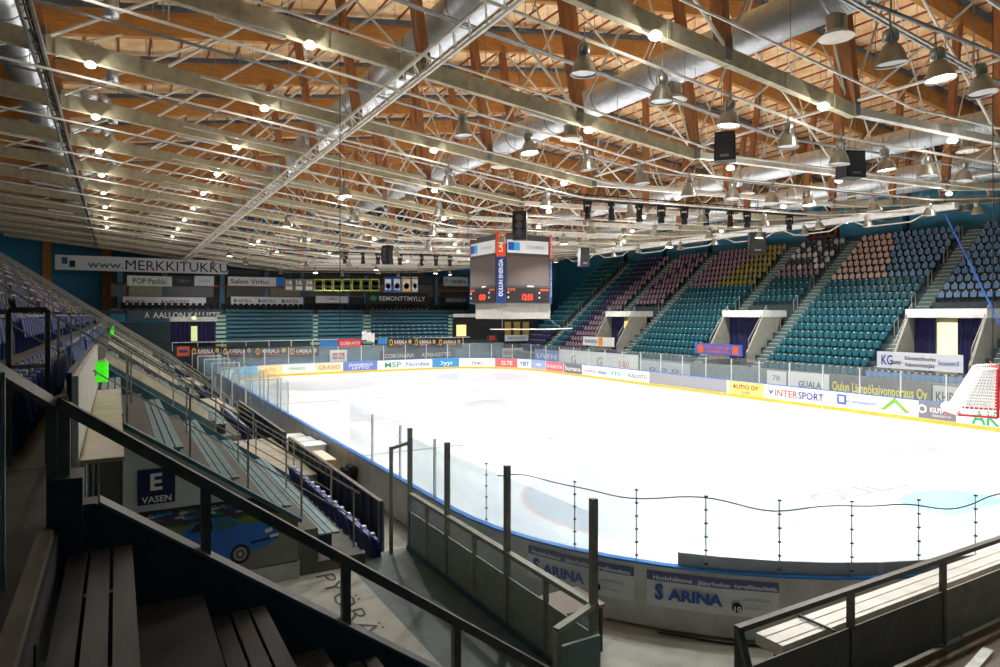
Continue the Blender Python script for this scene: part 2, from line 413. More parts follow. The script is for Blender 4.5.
# raised grey edge behind the glass at the near end
NE = [p for p in dense(0,.2) if p[1] < YN+.01 or (p[1] < 10.6 and p[0] < 17)]; NE = [p for p in NE if 9.15 < p[0] < 29]; NE.sort()
mb = MB(); strip(mb, NE, [(p[0], p[1]-.05) for p in NE], BH+.001, BH+.24, False)
mb.build('raised_edge', solid((176,180,188)), boards, label='grey raised edge above the blue cap')
# outside adverts at the near end
def outer_ad(px0, px1):
    pts = [p for p in dense(.125,.08) if p[1] < 14 and p[0] < 20 and (q := proj(p[0], p[1], .7)) and px0 <= q[0] <= px1]; pts.sort()
    a, b = Vector(pts[0]), Vector(pts[-1]); t = (b-a).normalized(); nr = Vector((t.y,-t.x))*.01
    ad = strip(MB(), pts, [(p[0]+nr.x, p[1]+nr.y) for p in pts], .42, 1.08, False).build('outer_advert', solid((206,208,212)), boards, label='pale outer advert with blue lettering')
    strip(MB(), [(p[0]+nr.x, p[1]+nr.y) for p in pts], [(p[0]+1.4*nr.x, p[1]+1.4*nr.y) for p in pts], .9, 1.08, False).build('stripe', solid((86,92,140)), ad)
    L = (b-a).length
    def put(s, f, z, h, wd, col, bold=.01, off=.07):
        k = min(len(pts)-1, int(f*len(pts))); c = Vector((pts[k][0], pts[k][1], z)); k2 = min(len(pts)-1, k+3); k1 = max(0, k-3)
        tt = (Vector(pts[k2])-Vector(pts[k1])).normalized()
        text(s, c, (tt.x,tt.y,0), (0,0,1), h, solid(col), ad, wd*L, bold, off=off)
    put('Huolehdimme', .2, .99, .08, .3, (235,238,245)); put('jääurheilun', .5, .99, .08, .24, (235,238,245)); put('turvallisuudesta.', .81, .99, .08, .32, (235,238,245))
    put('S', .12, .72, .28, .07, (40,80,160), .05); put('ARINA', .38, .70, .2, .42, (40,80,160), .045)
    put('LÄHITAPIOLA', .82, .76, .06, .2, (60,130,140)); put('JÄÄKIEKKO', .8, .6, .04, .16, (160,165,120)); put('10', .67, .6, .09, .05, (245,245,245), .02, .14)
    k = int(.67*len(pts)); c = Vector((pts[k][0], pts[k][1], .6)); d = disc(0,0,0.001,.09,0,20).build('roundel', M_black, ad)
    d.matrix_basis = Matrix.Translation(c+Vector((nr.x*8,nr.y*8,0)))@Matrix.Rotation(math.atan2(t.y,t.x),4,'Z')@Matrix.Rotation(PI/2,4,'X')
    d.matrix_parent_inverse = Matrix()
outer_ad(528, 636); outer_ad(643, 780)

# ------------------------------------------------------------------ roof trusses
YT = [4.95+5.45*k for k in range(15)]
posts_x = [-1.7, 6.9, 11.8, 16.6, 24.4, 32.2, 37.6, 43.0, 48.8]
def lean(X): return -.16*max(-1, min(1, (24.4-X)/8))
ORD = ['nearest','second','third','fourth','fifth','sixth','seventh','eighth','ninth','tenth','eleventh','twelfth','thirteenth','fourteenth','fifteenth']
def truss():
    r = thing('roof_truss', 'x', 'roof truss', (0,0,0), 0, 'timber and steel roof trusses')
    for a, b in ((-11.6, RIDGE), (RIDGE, 58.2)):
        mb = MB(); za, zb = ztop(a), ztop(b)
        mb.prism([(a,za),(b,zb),(b,zb+.92),(a,za+.92)], 'y', -.14, .14); mb.build('top_chord', M_glulam, r)
        mb = MB(); mb.bar((a,-.26,za+.98), (b,-.26,zb+.98), .2, .16); mb.build('steel_beam', M_bluesteel, r)
    xs = [-9.6, 16.6]; mb = MB(); mb.prism([(xs[0],zbot(xs[0])-.28),(xs[1],zbot(xs[1])-.17),(xs[1],zbot(xs[1])+.17),(xs[0],zbot(xs[0])+.28)], 'y', -.09, .09)
    x = -9
    while x < 16.3:
        z = zbot(x); g = .295-.0042*(x+9.6); mb.prism([(x,z-g),(x+.09,z-g),(x+.09,z+g),(x,z+g)], 'y', -.105, .105); x += 1.9
    mb.build('bottom_chord', M_wrap, r)
    mb = MB().bar((16.6,0,Z1), (32.2,0,Z2), .2, .2); mb.build('bottom_chord', M_white, r)
    mb = MB().bar((32.2,0,Z2), (57.8,0,zbot(57.8)), .18, .34); mb.build('bottom_chord', M_wrap, r)
    for X in posts_x:
        zb = zbot(X); zt = ztop(X); dx = lean(X)*(zt-zb)
        MB().bar((X,0,zb+.15), (X+dx,0,zt+.1), .24, .3, (0,1,0)).build('post', M_post, r)
        MB().box(X-.1,-.15,zb-.14,X+.1,.15,zb+.42).build('joint_plate', M_galv, r)
    for a in (-4.4, -1.5, 1.3, 4.1):
        MB().tube((a,-.1,zbot(a)+.2), (a+4.6,-.1,ztop(a+4.6)+.05), .05, 6).build('diagonal_rod', M_white, r)
    for i, (a, b) in enumerate(zip(posts_x, posts_x[1:])):
        if i == 0: continue
        for yy in ((-.1, .1) if i < 2 else (0,)):
            if i % 2 == 0: p, q = (a,yy,zbot(a)+.1), (b+lean(b)*(ztop(b)-zbot(b)),yy,ztop(b))
            else: p, q = (a+lean(a)*(ztop(a)-zbot(a)),yy,ztop(a)), (b,yy,zbot(b)+.1)
            if yy == -.1 or yy == 0: MB().tube(p, q, .045, 6).build('diagonal_rod', M_white, r)
        if 2 <= i <= 8:
            if i % 2: p, q = (a,.1,zbot(a)+.1), ((a+b)/2+lean(b)*2,.1,ztop((a+b)/2))
            else: p, q = ((a+b)/2+lean(a)*2,.1,ztop((a+b)/2)), (b,.1,zbot(b)+.1)
            MB().tube(p, q, .035, 6).build('diagonal_rod', M_white, r)
    return r
proto = truss()
for k, y in enumerate(YT):
    t = proto if k == 0 else copy_tree(proto)
    t.location = (0, y, 0); t['label'] = 'wide timber roof truss with beige wrapped lower chord, %s from the camera end' % ORD[k]

# conduits under each bay, running across
def cross_pipe(y, dz, r, a, b, m):
    pts = [(x, y, zbot(x)+dz) for x in ([a]+[q for q in (X1, X2) if a < q < b]+[b])]
    return MB().path(pts, r, 6), m
for k, y in enumerate(YT[:14]):
    cr = wthing('conduit_run', 'grey twin conduit run crossing below the roof in bay %s from the camera' % ORD[k], 'conduit', (0, y+2.3, 12), 'conduit runs across the hall')
    for dy, dz in ((0,0),(.12,.02)):
        m = cross_pipe(y+2.3+dy, -.12+dz, .028, -9, 46, None)[0]; m.build('conduit', M_galv, cr)
    cross_pipe(y+.55, -.5, .035, -9, 44, None)[0].build('hanger_pipe', M_white, cr)
    cross_pipe(y+3.9, -.35, .03, 2, 46, None)[0].build('hanger_pipe', M_white, cr)
    mb = MB()
    for x in range(-8, 45, 3): mb.tube((x, y+.55, zbot(x)-.5), (x, y+.2, zbot(x)-.1), .012, 4)
    for x in range(-8, 45, 3): mb.tube((x, y+2.36, zbot(x)-.12), (x, y+2.36, ztop(x)+1.2), .01, 4)
    for x in range(3, 45, 3): mb.tube((x, y+3.9, zbot(x)-.35), (x, y+3.9, ztop(x)+1.2), .01, 4)
    mb.build('hanger_wires', M_galv, cr, kind='stuff')
# flat bracing between trusses in the plane of the lower chord
for j in range(13):
    for X in (16.6, 32.2):
        y0, y1 = YT[j], YT[j+1]; z = zbot(X)
        o = MB().path([(X,y0,z+.1),(X+2.6,(y0+y1)/2,z+3.4),(X,y1,z+.1)], .035, 6).build('cross_brace', M_white)
        tag(o, 'white steel V brace linking the %s and %s trusses, %s of the scoreboard' % (ORD[j], ORD[j+1], 'left' if X < 20 else 'right'), 'brace', 'white braces between trusses')
        MB().tube((X,y0,z+.25),(X,y1,z+.25),.04,6).build('tie_rod', M_white, o)

# longitudinal lighting truss above the left boards
lt = wthing('lighting_truss', 'long white lattice truss running lengthwise over left boards', 'lighting truss', (6.3, 5, zbot(6.3)))
zl = zbot(6.3)-.42
for dx in (-.22,.22): MB().bar((6.3+dx,2,zl),(6.3+dx,80,zl),.05,.07).build('rail', M_white, lt)
MB().bar((6.3,2,zl-.32),(6.3,80,zl-.32),.06,.06).build('rail', M_white, lt)
mb = MB(); y = 2
while y < 79.5:
    mb.tube((6.08,y,zl),(6.52,y+.7,zl),.016,5); mb.tube((6.52,y+.7,zl),(6.3,y+.35,zl-.32),.014,5); mb.tube((6.08,y,zl),(6.3,y+.35,zl-.32),.014,5); y += .7
mb.build('lattice', M_white, lt, kind='stuff')
for k, y in enumerate(YT): MB().box(6.23,y-.07,zl,6.37,y+.07,zl+.2).build('hanger', M_galv, lt)
ct = wthing('cable_tray', 'narrow grey cable tray running lengthwise along the left of the roof', 'cable tray', (-1.75, 3, zbot(-1.75)))
zc = zbot(-1.75)-.36
for dx in (-.13,.13): MB().bar((-1.75+dx,2,zc),(-1.75+dx,80,zc),.06,.14).build('rail', M_galv, ct)
mb = MB(); y = 2
while y < 80: mb.box(-1.88,y,zc-.02,-1.62,y+.05,zc+.02); y += .8
mb.build('rung', M_galv, ct, kind='stuff')
for (dx, r) in ((-.03,.02),(.03,.025)): MB().tube((-1.75+dx,2,zc+.07),(-1.75+dx,80,zc+.07),r,6).build('cable', M_black, ct)

# ventilation ducts
def duct(X, Z, r, y0, y1, label, outlets=()):
    d = wthing('ventilation_duct', label, 'duct', (X, y0, Z), 'silver spiral ducts under the roof')
    MB().tube((X,y0,Z),(X,y1,Z),r,28).build('duct_tube', M_duct, d, smooth=True)
    mb = MB(); y = y0+1
    while y < y1: mb.tube((X,y,Z),(X,y+.06,Z),r+.02,28); y += 3
    mb.build('collar', M_galv, d, smooth=False, kind='stuff')
    for y in outlets:
        o = MB().tube((X,y,Z-r*.7),(X,y,Z-r-.35),.24,14,.24).build('outlet', M_alu, d)
        MB().tube((X,y,Z-r-.35),(X,y,Z-r-.5),.24,14,.42).build('diffuser', M_white, o)
duct(-2.7, 14.35, .57, 6, 80, 'silver round duct running lengthwise at far left of the roof')
duct(7.9, 13.95, .55, 5.5, 62, 'silver round duct over the left boards')
duct(15.3, 13.75, .55, 3, 70, 'big silver round duct left of the middle of the roof', (10.0, 15.5, 21, 26.5, 32, 37.5))
duct(30.2, 13.6, .5, 6, 74, 'silver round duct right of the middle of the roof', (14, 19.5, 25, 30.5))
duct(38.2, 13.7, .5, 9, 74, 'silver round duct above the right boards', (18, 24, 30))
duct(42.4, 13.9, .45, 9, 74, 'silver round duct closest to the right wall')
for k in range(7):
    y = 14.2+5.45*k
    o = MB().path([(-2.3,y,14.3),(-1.2,y,14.5),(-.6,y,14.5),(-.25,y,14.3),(-.1,y,13.95),(-.1,y,13.5)], .17, 10).build('branch_duct', M_duct, smooth=True)
    tag(o, 'thin curved branch duct leaving left duct, %s from the camera' % ORD[k], 'duct', 'branch ducts at the left')

# high bay lamps; those over the right stand are added to light it
def lamp(lit):
    r = thing('high_bay_lamp', 'x', 'floodlight')
    mb = MB().lathe([(.0,.42),(.12,.42),(.15,.36),(.15,.2),(.1,.14)], 14); mb.build('housing', M_alu, r, smooth=True)
    mb = MB().lathe([(.1,.16),(.16,.1),(.24,-.05),(.3,-.26),(.31,-.28),(.295,-.26),(.23,-.05),(.15,.09)], 18); mb.build('reflector', M_alu, r, smooth=True)
    mb = MB().lathe([(.001,-.235),(.27,-.235),(.28,-.22),(.001,-.2)], 18); mb.build('lens', M_lens if lit else M_lensoff, r)
    MB().path([(-.17,0,.1),(-.19,0,.3),(0,0,.58),(.19,0,.3),(.17,0,.1)], .018, 5).tube((0,0,.55),(0,0,.78),.02,5).build('bracket', M_galv, r)
    return r
L_on = lamp(True); L_off = lamp(False)
used = {True: False, False: False}; nl = 0
for k, yt in enumerate(YT[:13]):
    y = yt+.55
    if k == 0: y = 6.8
    i = 0; x = 12.0 if k == 0 else 8.3 + (0 if k % 2 == 0 or k < 3 else 2.15)
    while x < 48:
        if 39.9 < x < 42.3: x = 42.6
        step = (1.6 if k == 0 and x < 18 else 2.15 if x < 22 else 4.3) if k < 3 else (4.3 if k < 7 else 6.45)
        lit = (i+k) % 3 == 0 if k < 3 else (i+k) % 2 == 0
        if k == 0: lit = i in (1, 6, 8)
        src = L_on if lit else L_off
        if k == 0 and i == 0: k0 = MB().tube((11.3,6.8,zbot(14)-.15),(50.5,6.8,zbot(14)-.15),.04,8).build('lamp_rail', M_galv); tag(k0, 'grey steel tube carrying the row of floodlights nearest the camera', 'tube'); [MB().tube((q,6.8,zbot(14)-.12),(q,6.8,ztop(q)+1.2),.02,5).build('hanger', M_galv, k0) for q in (12,20,28,36,44)]
        o = src if not used[lit] else copy_tree(src)
        used[lit] = True
        tilt = random.uniform(-.12, .12)
        o.location = (x, y, (zbot(14)-.85 if k == 0 else zbot(x)-(1.0 if x < 40.5 else .35))); o.scale = (.88,.88,.88); o.rotation_euler = (tilt, random.uniform(-.1,.1), random.uniform(0, 1))
        o['label'] = '%s bell shaped floodlight under the %s truss, %s from the left of its row' % ('burning' if lit else 'unlit', ORD[k], ORD[min(i,14)].replace('nearest','first')); o['group'] = '%s floodlights of the %s truss' % ('burning' if lit else 'unlit', ORD[k])
        if lit:
            ld = bpy.data.lights.get('lamp_light') or bpy.data.lights.new('lamp_light', 'AREA')
            ld.shape = 'DISK'; ld.size = .5; ld.energy = LAMP_W; ld.color = (1, .98, .95); ld.spread = math.radians(145)
            l = bpy.data.objects.new('lamp_light', ld); C.objects.link(l); l.parent = o; l.location = (0, 0, -.25)
        x += step; i += 1; nl += lit
print('lit lamps', nl)
# small round lamps and tube lights below the beige chords at the left; domes over the ice are added to brighten the roof
tl = None; dome = None; cnt = 0
for k, yt in enumerate(YT[1:11]):
    for j, x in enumerate((-3.2, 2.6, 5.6, 10.4)):
        if (j+k) % 2: continue
        if tl is None:
            tl = thing('tube_light', 'x', 'tube light'); MB().box(-.75,-.05,-.03,.75,.05,.03).build('housing', M_white, tl)
            MB().tube((-.7,0,-.05),(.7,0,-.05),.02,8).build('tube', mat('unlit_tube',(240,240,235),.3), tl); o = tl
        else: o = copy_tree(tl)
        o.location = (x, yt-.3, zbot(x)-.38); o.rotation_euler = (0, .105, 0)
        tag(o, 'white tube light below the lower chord of the %s truss, %s' % (ORD[k+1], 'the one farther left' if j < 2 else 'the one farther right'), 'tube light', 'tube lights of the %s truss' % ORD[k+1])
    for x in (3.9, -.6, 9.5, 15.0, 21.0, 28.0, 36.0) if k % 2 == 0 else (3.9, -.6, 12.0, 18.0, 24.0, 32.0):
        if dome is None:
            dome = MB().lathe([(.001,.1),(.08,.09),(.14,.03),(.15,-.02),(.1,-.07),(.001,-.09)], 14).build('dome_light', mat('dome_opal',(255,248,236),.3,emit=.8), smooth=True); o = dome
        else: o = dome.copy(); C.objects.link(o)
        o.location = (x, yt-.26, zbot(x)-.36); 
        dl = bpy.data.lights.get('dome_glow') or bpy.data.lights.new('dome_glow', 'POINT'); dl.energy = DOME_W; dl.color = (1,.97,.92); dl.shadow_soft_size = .04
        g = bpy.data.objects.new('dome_glow', dl); C.objects.link(g); g.parent = o; g.location = (0,0,-.22)
        tag(o, 'small glowing dome light below the %s truss, %s of its row' % (ORD[k+1], {3.9:'right of the lengthwise lattice',-.6:'nearest the left duct'}.get(x, 'number %d added over ice' % (int(x)//3))), 'dome light', 'dome lights of the %s truss' % ORD[k+1])

# long white box along the right side of the roof
wb = wthing('suspended_white_beam', 'long white flat beam hung lengthwise in front of right stand', 'suspended beam', (41, 19.6, 11.9))
MB().box(40.8,19.6,11.9,41.3,55,12.25).build('beam', mat('beam_white',(240,240,236),.4), wb)
for j in range(7):
    y = 21+j*5.2; MB().path([(40.9,y,11.9),(40.9,y+1,11.45),(40.9,y+3.6,11.45),(40.9,y+4.6,11.9)], .04, 6).build('bracket', M_white, wb)
    MB().tube((41,y,12.2),(41,y,zbot(41)),.02,5).build('hanger', M_galv, wb)
# stage lights and their bar
sb = wthing('lighting_bar', 'dark lattice bar carrying black stage lights', 'lighting bar', (17, 24, 11.2))
for dy, dz in ((0,0),(.3,0),(.15,.26)): MB().tube((17,24+dy,11.05+dz),(34,24+dy,11.55+dz),.03,6).build('tube', M_black, sb)
mb = MB(); x = 17.0
while x < 33.8:
    z = 11.05+(x-17)/34; mb.tube((x,24,z),(x+.3,24.3,z),.015,4); mb.tube((x,24,z),(x+.3,24.15,z+.26),.015,4); mb.tube((x+.3,24.15,z+.26),(x+.6,24.3,z),.015,4); x += .6
mb.build('lattice', M_black, sb, kind='stuff')
for x in (18, 24, 30): MB().tube((x,24.15,11.3),(x,24.15,ztop(x)+.9),.02,5).build('hanger', M_galv, sb)
def stage_light():
    r = thing('stage_light', 'x', 'stage light')
    MB().box(-.16,-.14,-.18,.16,.14,-.02).build('base', M_black, r)
    MB().box(-.2,-.04,-.55,-.15,.04,-.15).box(-.2,-.04,-.19,.2,.04,-.15).box(.15,-.04,-.55,.2,.04,-.15).build('yoke', M_black, r)
    MB().lathe([(.001,-.25),(.1,-.27),(.14,-.35),(.13,-.6),(.16,-.66),(.15,-.85),(.001,-.85)], 12).build('head', M_black, r, smooth=False)
    return r
sl = stage_light(); first = True
for j, px in enumerate((588,612,640,662,685,707,731,748,790)):
    o = sl if first else copy_tree(sl); first = False
    p = onY(px, 205, 24.1); o.location = (p.x, 24.15, 11.05+(p.x-17)/34); o.rotation_euler = (0,0,j*.7)
    tag(o, 'black moving stage light hanging on near lighting bar, %s from the left' % ORD[j].replace('nearest','first'), 'stage light', 'stage lights on the near lighting bar')
sb2 = MB().tube((10,49,10.55),(26,49,10.75),.05,6).build('lighting_bar', M_black); tag(sb2, 'dark pipe carrying stage lights beyond the scoreboard side', 'lighting bar')
for x in (12, 18, 24): MB().tube((x,49,10.6),(x,49,ztop(x)+.9),.02,5).build('hanger', M_galv, sb2)
for j, px in enumerate((345,363,378,400,422,436,450)):
    o = copy_tree(sl); p = onY(px, 262, 49); o.location = (p.x, 49, 10.55+(p.x-10)/80); o.rotation_euler = (0,0,j)
    tag(o, 'small black stage light on far pipe left of scoreboard, %s from the left' % ORD[j].replace('nearest','first'), 'stage light', 'stage lights on the far pipe')
# speakers
def speaker(px, py, D, hgt, wd, label, rz=0, curved=False):
    t = (px-500)/F; X, Y, Z = D*(S+CC*t), D*(CC-S*t), H-(py-315)*D/F
    r = thing('hanging_speaker', label, 'loudspeaker', (X, Y, Z), rz)
    if curved:
        pr = [(-.22,-hgt/2),(-.34,-hgt/4),(-.38,0),(-.34,hgt/4),(-.22,hgt/2),(.22,hgt/2),(.1,0),(.22,-hgt/2)]
        mb = MB().prism(pr, 'y', -wd/2, wd/2); mb.build('cabinet', M_black, r)
        for z in (-.25,0,.25): MB().tube((-.36,0,z*hgt),(-.39,0,z*hgt),.12*hgt,12).build('driver', mat('speaker_cone',(70,70,74),.6), r)
    else:
        MB().prism([(-wd/2,-hgt/2),(wd/2,-hgt/2),(wd*.46,hgt/2),(-wd*.46,hgt/2)], 'y', -.18, .3).build('cabinet', mat('speaker_black',(38,38,40),.6), r)
        MB().box(-wd*.42,-.2,-hgt*.44,wd*.42,-.18,hgt*.44).build('grille', mat('speaker_grille',(58,58,60),.5), r)
        MB().box(-wd*.2,-.205,-hgt*.38,wd*.2,-.2,-hgt*.3).build('badge', M_galv, r)
    MB().tube((-.1,0,hgt/2-.05),(-.1,0,ztop(X)+.9-Z),.012,4).tube((.1,0,hgt/2-.05),(.1,0,ztop(X)+.9-Z),.012,4).build('suspension', M_galv, r)
    return r
speaker(725,147,20,.85,.62,'black box speaker hanging left of the right one, flat black front',-.9)
speaker(852,165,19,.75,.62,'dark grey box speaker hanging near the right joint of the first truss',-.35)
speaker(520,226,30,1.3,.62,'tall curved black speaker hanging above the scoreboard',.9,True)
speaker(388,255,42,1.2,.55,'curved black speaker hanging left of the scoreboard',.6,True)
speaker(757,243,44,1.4,1.1,'dark projector box hanging before the right stand',-.6)
speaker(584,257,40,1.1,.6,'grey spotlight box hanging right of scoreboard',-.3)

# hanging wires
for j, (px, D, y1) in enumerate(((340,20,330),(468,30,240),(993,17.2,355),(710,16,470))):
    t = (px-500)/F; X, Y = D*(S+CC*t), D*(CC-S*t)
    if j == 3: continue
    z0 = 4.63 if j == 2 else H-(y1-315)*D/F
    o = MB().tube((X,Y,z0),(X,Y,ztop(X)+.9),.012,5).build('hanging_wire', M_black)
    tag(o, ['thin dark wire hanging before the left stand','thin dark wire hanging near the scoreboard left edge','steel wire hoisting the goal at the right edge'][j], 'wire')
o = MB().tube(tuple(onX(945,214,41.4)), tuple(onX(1003,330,42.5)), .05, 6).build('blue_strap', solid((50,100,190)))
tag(o, 'blue strap running from white beam down to the right stand', 'strap')

# ------------------------------------------------------------------ scoreboard
x0, x1, y0, y1 = 20.3, 24.4, 35.2, 39.5; zb_, zt_ = 6.63, 10.9
sc = wthing('scoreboard', 'four sided hanging scoreboard cube with dark screens and red digits', 'scoreboard', ((x0+x1)/2,(y0+y1)/2,zb_))
M_frame = mat('scoreboard_frame', (66,66,68), .5)
c = .42
MB().prism([(x0+c,y0),(x1-c,y0),(x1,y0+c),(x1,y1-c),(x1-c,y1),(x0+c,y1),(x0,y1-c),(x0,y0+c)], 'z', zb_, zt_).build('body', M_frame, sc)
M_screen = mat('led_screen', (92,82,78), .6, var=.06, scale=20)
def sface(corner, xd, wdt, side):
    xd = Vector(xd); nn = xd.cross(Vector((0,0,1))); o = Vector(corner)
    def q(a, b, z0, z1, d, name, m, par=sc):
        p = o+xd*a; r = o+xd*b
        vs = [p+nn*0, r+nn*0, r+nn*d, p+nn*d]; mb = MB()
        return mb.prism([(v.x, v.y) for v in vs], 'z', z0, z1).build(name, m, par)
    W = wdt
    q(.1, W-.1, 7.75, 9.55, .03, 'screen', M_screen)
    pn = q(.12, W-.12, 9.75, 10.55, .03, 'sponsor_panel', solid((222,226,230)))
    text('OULUN ENERGIA', o+xd*(W*.66)+Vector((0,0,10.15)), xd, (0,0,1), .22, solid((150,160,175)), pn, W*.42, off=.05)
    q(.16, .16+W*.13, 9.9, 10.4, .045, 'logo', solid((30,90,190)), pn); q(.16+W*.13, .16+W*.26, 9.9, 10.4, .045, 'logo', solid((60,170,220)), pn)
    db = q(.06, W-.06, 6.7, 7.6, .03, 'digit_panel', mat('digit_black',(30,22,22),.5))
    M_red = mat('red_led', (255,50,25), .5, emit=1.6); M_or = mat('orange_caption', (225,95,40), .5, emit=.4)
    text('12:55' if side == 0 else '00', o+xd*(W*(.48 if side == 0 else .5))+Vector((0,0,7.03)), xd, (0,0,1), .36, M_red, db, W*(.24 if side == 0 else .24), .02, 'digits', .05)
    text('KOTI', o+xd*(W*.12)+Vector((0,0,7.48)), xd, (0,0,1), .14, M_or, db, W*.16, .01, 'caption', .05)
    text('VIERAS', o+xd*(W*.86)+Vector((0,0,7.48)), xd, (0,0,1), .14, M_or, db, W*.2, .01, 'caption', .05)
    for a in (.04, .74):
        for z in (6.95, 7.25): q(W*a, W*a+.09, z, z+.09, .045, 'indicator', solid((225,225,225)), db)
    q(W*.48, W*.62, 7.66, 7.73, .05, 'indicator', solid((235,235,235)))
sface((x0+c,y0,0),(1,0,0),x1-x0-2*c,0)
sface((x0,y1-c,0),(0,-1,0),y1-y0-2*c,1)
sface((x1,y0+c,0),(0,1,0),y1-y0-2*c,1)
sface((x1-c,y1,0),(-1,0,0),x1-x0-2*c,0)
for (ax, ay, bx, by) in ((x0,y0+c,x0+c,y0),(x1-c,y0,x1,y0+c),(x1,y1-c,x1-c,y1),(x0+c,y1,x0,y1-c)):
    xd = Vector((bx-ax,by-ay,0)); Ln = xd.length; xd.normalize(); nn = xd.cross(Vector((0,0,1))); a = Vector((ax,ay,0)); b = Vector((bx,by,0))
    def strip4(z0, z1, m, nm):
        return MB().prism([(v.x,v.y) for v in (a,b,b+nn*.03,a+nn*.03)], 'z', z0, z1).build(nm, m, sc)
    bl = strip4(zb_, 9.5, solid((24,62,130)), 'corner_strip'); orr = strip4(9.5, 11.05, solid((240,84,40)), 'corner_strip')
    mid = (a+b)/2
    text('OULUN ENERGIA', mid+Vector((0,0,8.2)), (0,0,1), -xd, .26, solid((240,244,250)), bl, 2.3, .03, off=.05)
    text('LAPPI', mid+Vector((0,0,10.3)), (0,0,1), -xd, .24, solid((250,235,225)), orr, 1.0, .03, off=.05)
ms = mat('grey_net', (150,148,142), .7)
MB().prism([(x0+.4,y0+.4),(x1-.1,y0+.4),(x1-.1,y1-.4),(x0+.4,y1-.4)], 'z', 5.65, zb_).build('lower_box', ms, sc)
for (X, Y) in ((x0+.6,y0+.6),(x1-.6,y0+.6),(x1-.6,y1-.6),(x0+.6,y1-.6)): MB().tube((X,Y,zt_),(X,Y,ztop(X)+.9),.03,6).build('suspension', M_galv, sc)
# hoop below the scoreboard
pts = [(x0-1.0+.3*i, 34.6-1.4*math.sin(PI*i/20), 5.05) for i in range(21)]
tag(MB().path(pts, .03, 5).build('net_hoop', M_white), 'thin white curved tube hanging below the scoreboard', 'tube')
MB().tube((x0-.4,34.2,5.05),(x0+.4,y0+.4,5.65),.012,4).tube((x1-.2,34.2,5.05),(x1-.2,y0+.4,5.65),.012,4).build('suspension', M_galv, bpy.data.objects['net_hoop'])

# ------------------------------------------------------------------ right stand
RX, RZ, RD, RR, RN = 44.0, 2.1, .72, .585, 18
AISLES = [19.2, 25.8, 35.3, 41.3, 51.3, 57.2, 65.2]
VOM = [(20.2, 24.8), (36.3, 40.3), (52.3, 56.2)]
def rfloor(k): return RZ+RR*k
mb = MB()
def terrace(mb, y0, y1, k0, k1):
    for k in range(k0, k1): mb.box(RX+RD*k, y0, max(-.05, rfloor(k)-1.2), RX+RD*(k+1)+.02, y1, rfloor(k))
edges = [8.0]
for a, b in VOM: edges += [a, b]
edges.append(71.2)
for i in range(0, len(edges), 2): terrace(mb, edges[i], edges[i+1], -1, RN)
for a, b in VOM: terrace(mb, a, b, 8, RN)
mb.box(RX+RD*RN, 8, 3, XW1, 71.2, rfloor(RN)); 
struct('terrace', mb, mat('stand_concrete', (60,76,80), .6, var=.2))
# promenade in front of the stand
struct('promenade', MB().box(41.7, 8, -.05, RX-RD, 80, 1.5), mat('promenade_concrete', (98,108,110), .6))
# aisle stairs: pale nosings
M_stair = mat('stair_nosing', (204,212,204), .5, var=.2)
for i, ya in enumerate(AISLES):
    st = wthing('aisle_stairs', 'pale aisle stairs up the right stand, %s from the near end' % ORD[i].replace('nearest','first'), 'stairs', (RX, ya, 2), 'aisle stairs of the right stand')
    mb = MB(); sd = MB()
    for k in range(-1, RN):
        for h in (0, .5):
            x = RX+RD*(k+h); z = rfloor(k)+RR*h+.02-(RR if h == 0 else 0)*0
            sd.box(x-.02, ya-.5, z-.3 if h else z-.25, x+RD/2, ya+.5, z); mb.box(x-.03, ya-.42, z, x+.16, ya+.42, z+.03)
    sd.build('steps', mat('stair_teal', (84,108,108), .6), st); mb.build('nosing', M_stair, st)
    for k in (4, 7, 10, 13, 16):
        x = RX+RD*k; z = rfloor(k)
        MB().path([(x,ya+.55,z),(x,ya+.55,z+1.0),(x+.5,ya+.55,z+1.3),(x+.5,ya+.55,z+.3)], .025, 5).build('handrail', M_rail, st)
# vomitories
for i, (a, b) in enumerate(VOM):
    v = wthing('stand_entrance', 'roofed entrance with navy curtains in the right stand, %s' % ['closest, beneath the blue seats','middle one','farthest one'][i], 'entrance', (46, a, 2.6))
    xf = 45.6; zr = 6.15
    MB().box(xf, a-.1, zr-.42, xf+3, b+.1, zr+.15).build('canopy', mat('canopy_white',(224,224,220),.4), v)
    for y in (a, b):
        MB().prism([(RX-.2,2.1),(xf+2.0,2.1),(xf+2.0,zr-.3),(xf+.1,zr-.35),(RX-.2,2.9)], 'x' if False else 'y', y-.08, y+.08).build('side_wall', mat('side_wall_grey',(150,148,138),.6), v)
    MB().box(47.7, a, 1.5, 47.8, b, zr).build('back_wall', mat('room_wall',(190,182,150),.6,), v)
    if i != 1: MB().box(47.55, (22.7,0,53.9)[i], 3.0, 47.68, (23.9,0,55.5)[i], (5.4,0,5.2)[i]).build('lit_opening', M_warm if i == 2 else mat('lit_room',(236,228,196),.5,emit=.8), v)
    MB().box(RX-RD, a, 1.3, 49.5, b, 1.6).build('passage_floor', M_concd, v)
    for (ya, yb) in (((a+.1, 22.05),(23.35, b-.1)) if i == 0 else ((a+.15, b-.15),) if i == 1 else ((54.1, b-.1),)):
        rows = []
        for zz in (2.0, 3.5, zr-.45):
            rows.append([(xf+.7+.09*math.sin(j*1.7), ya+(yb-ya)*j/24, zz) for j in range(25)])
        MB().sheet(rows).build('curtain', M_navy, v, smooth=True)
    MB().box(xf-.03, (a+b)/2-.15, zr-.35, xf, (a+b)/2+.15, zr-.15).build('exit_sign', M_exit, v)
    for y in (a-.0, b): MB().path([(xf-1.6,y,3.0),(xf-1.6,y,3.9),(xf+.6,y,5.9+.8),(xf+.6,y,5.0)], .03, 5).build('handrail', M_rail, v)
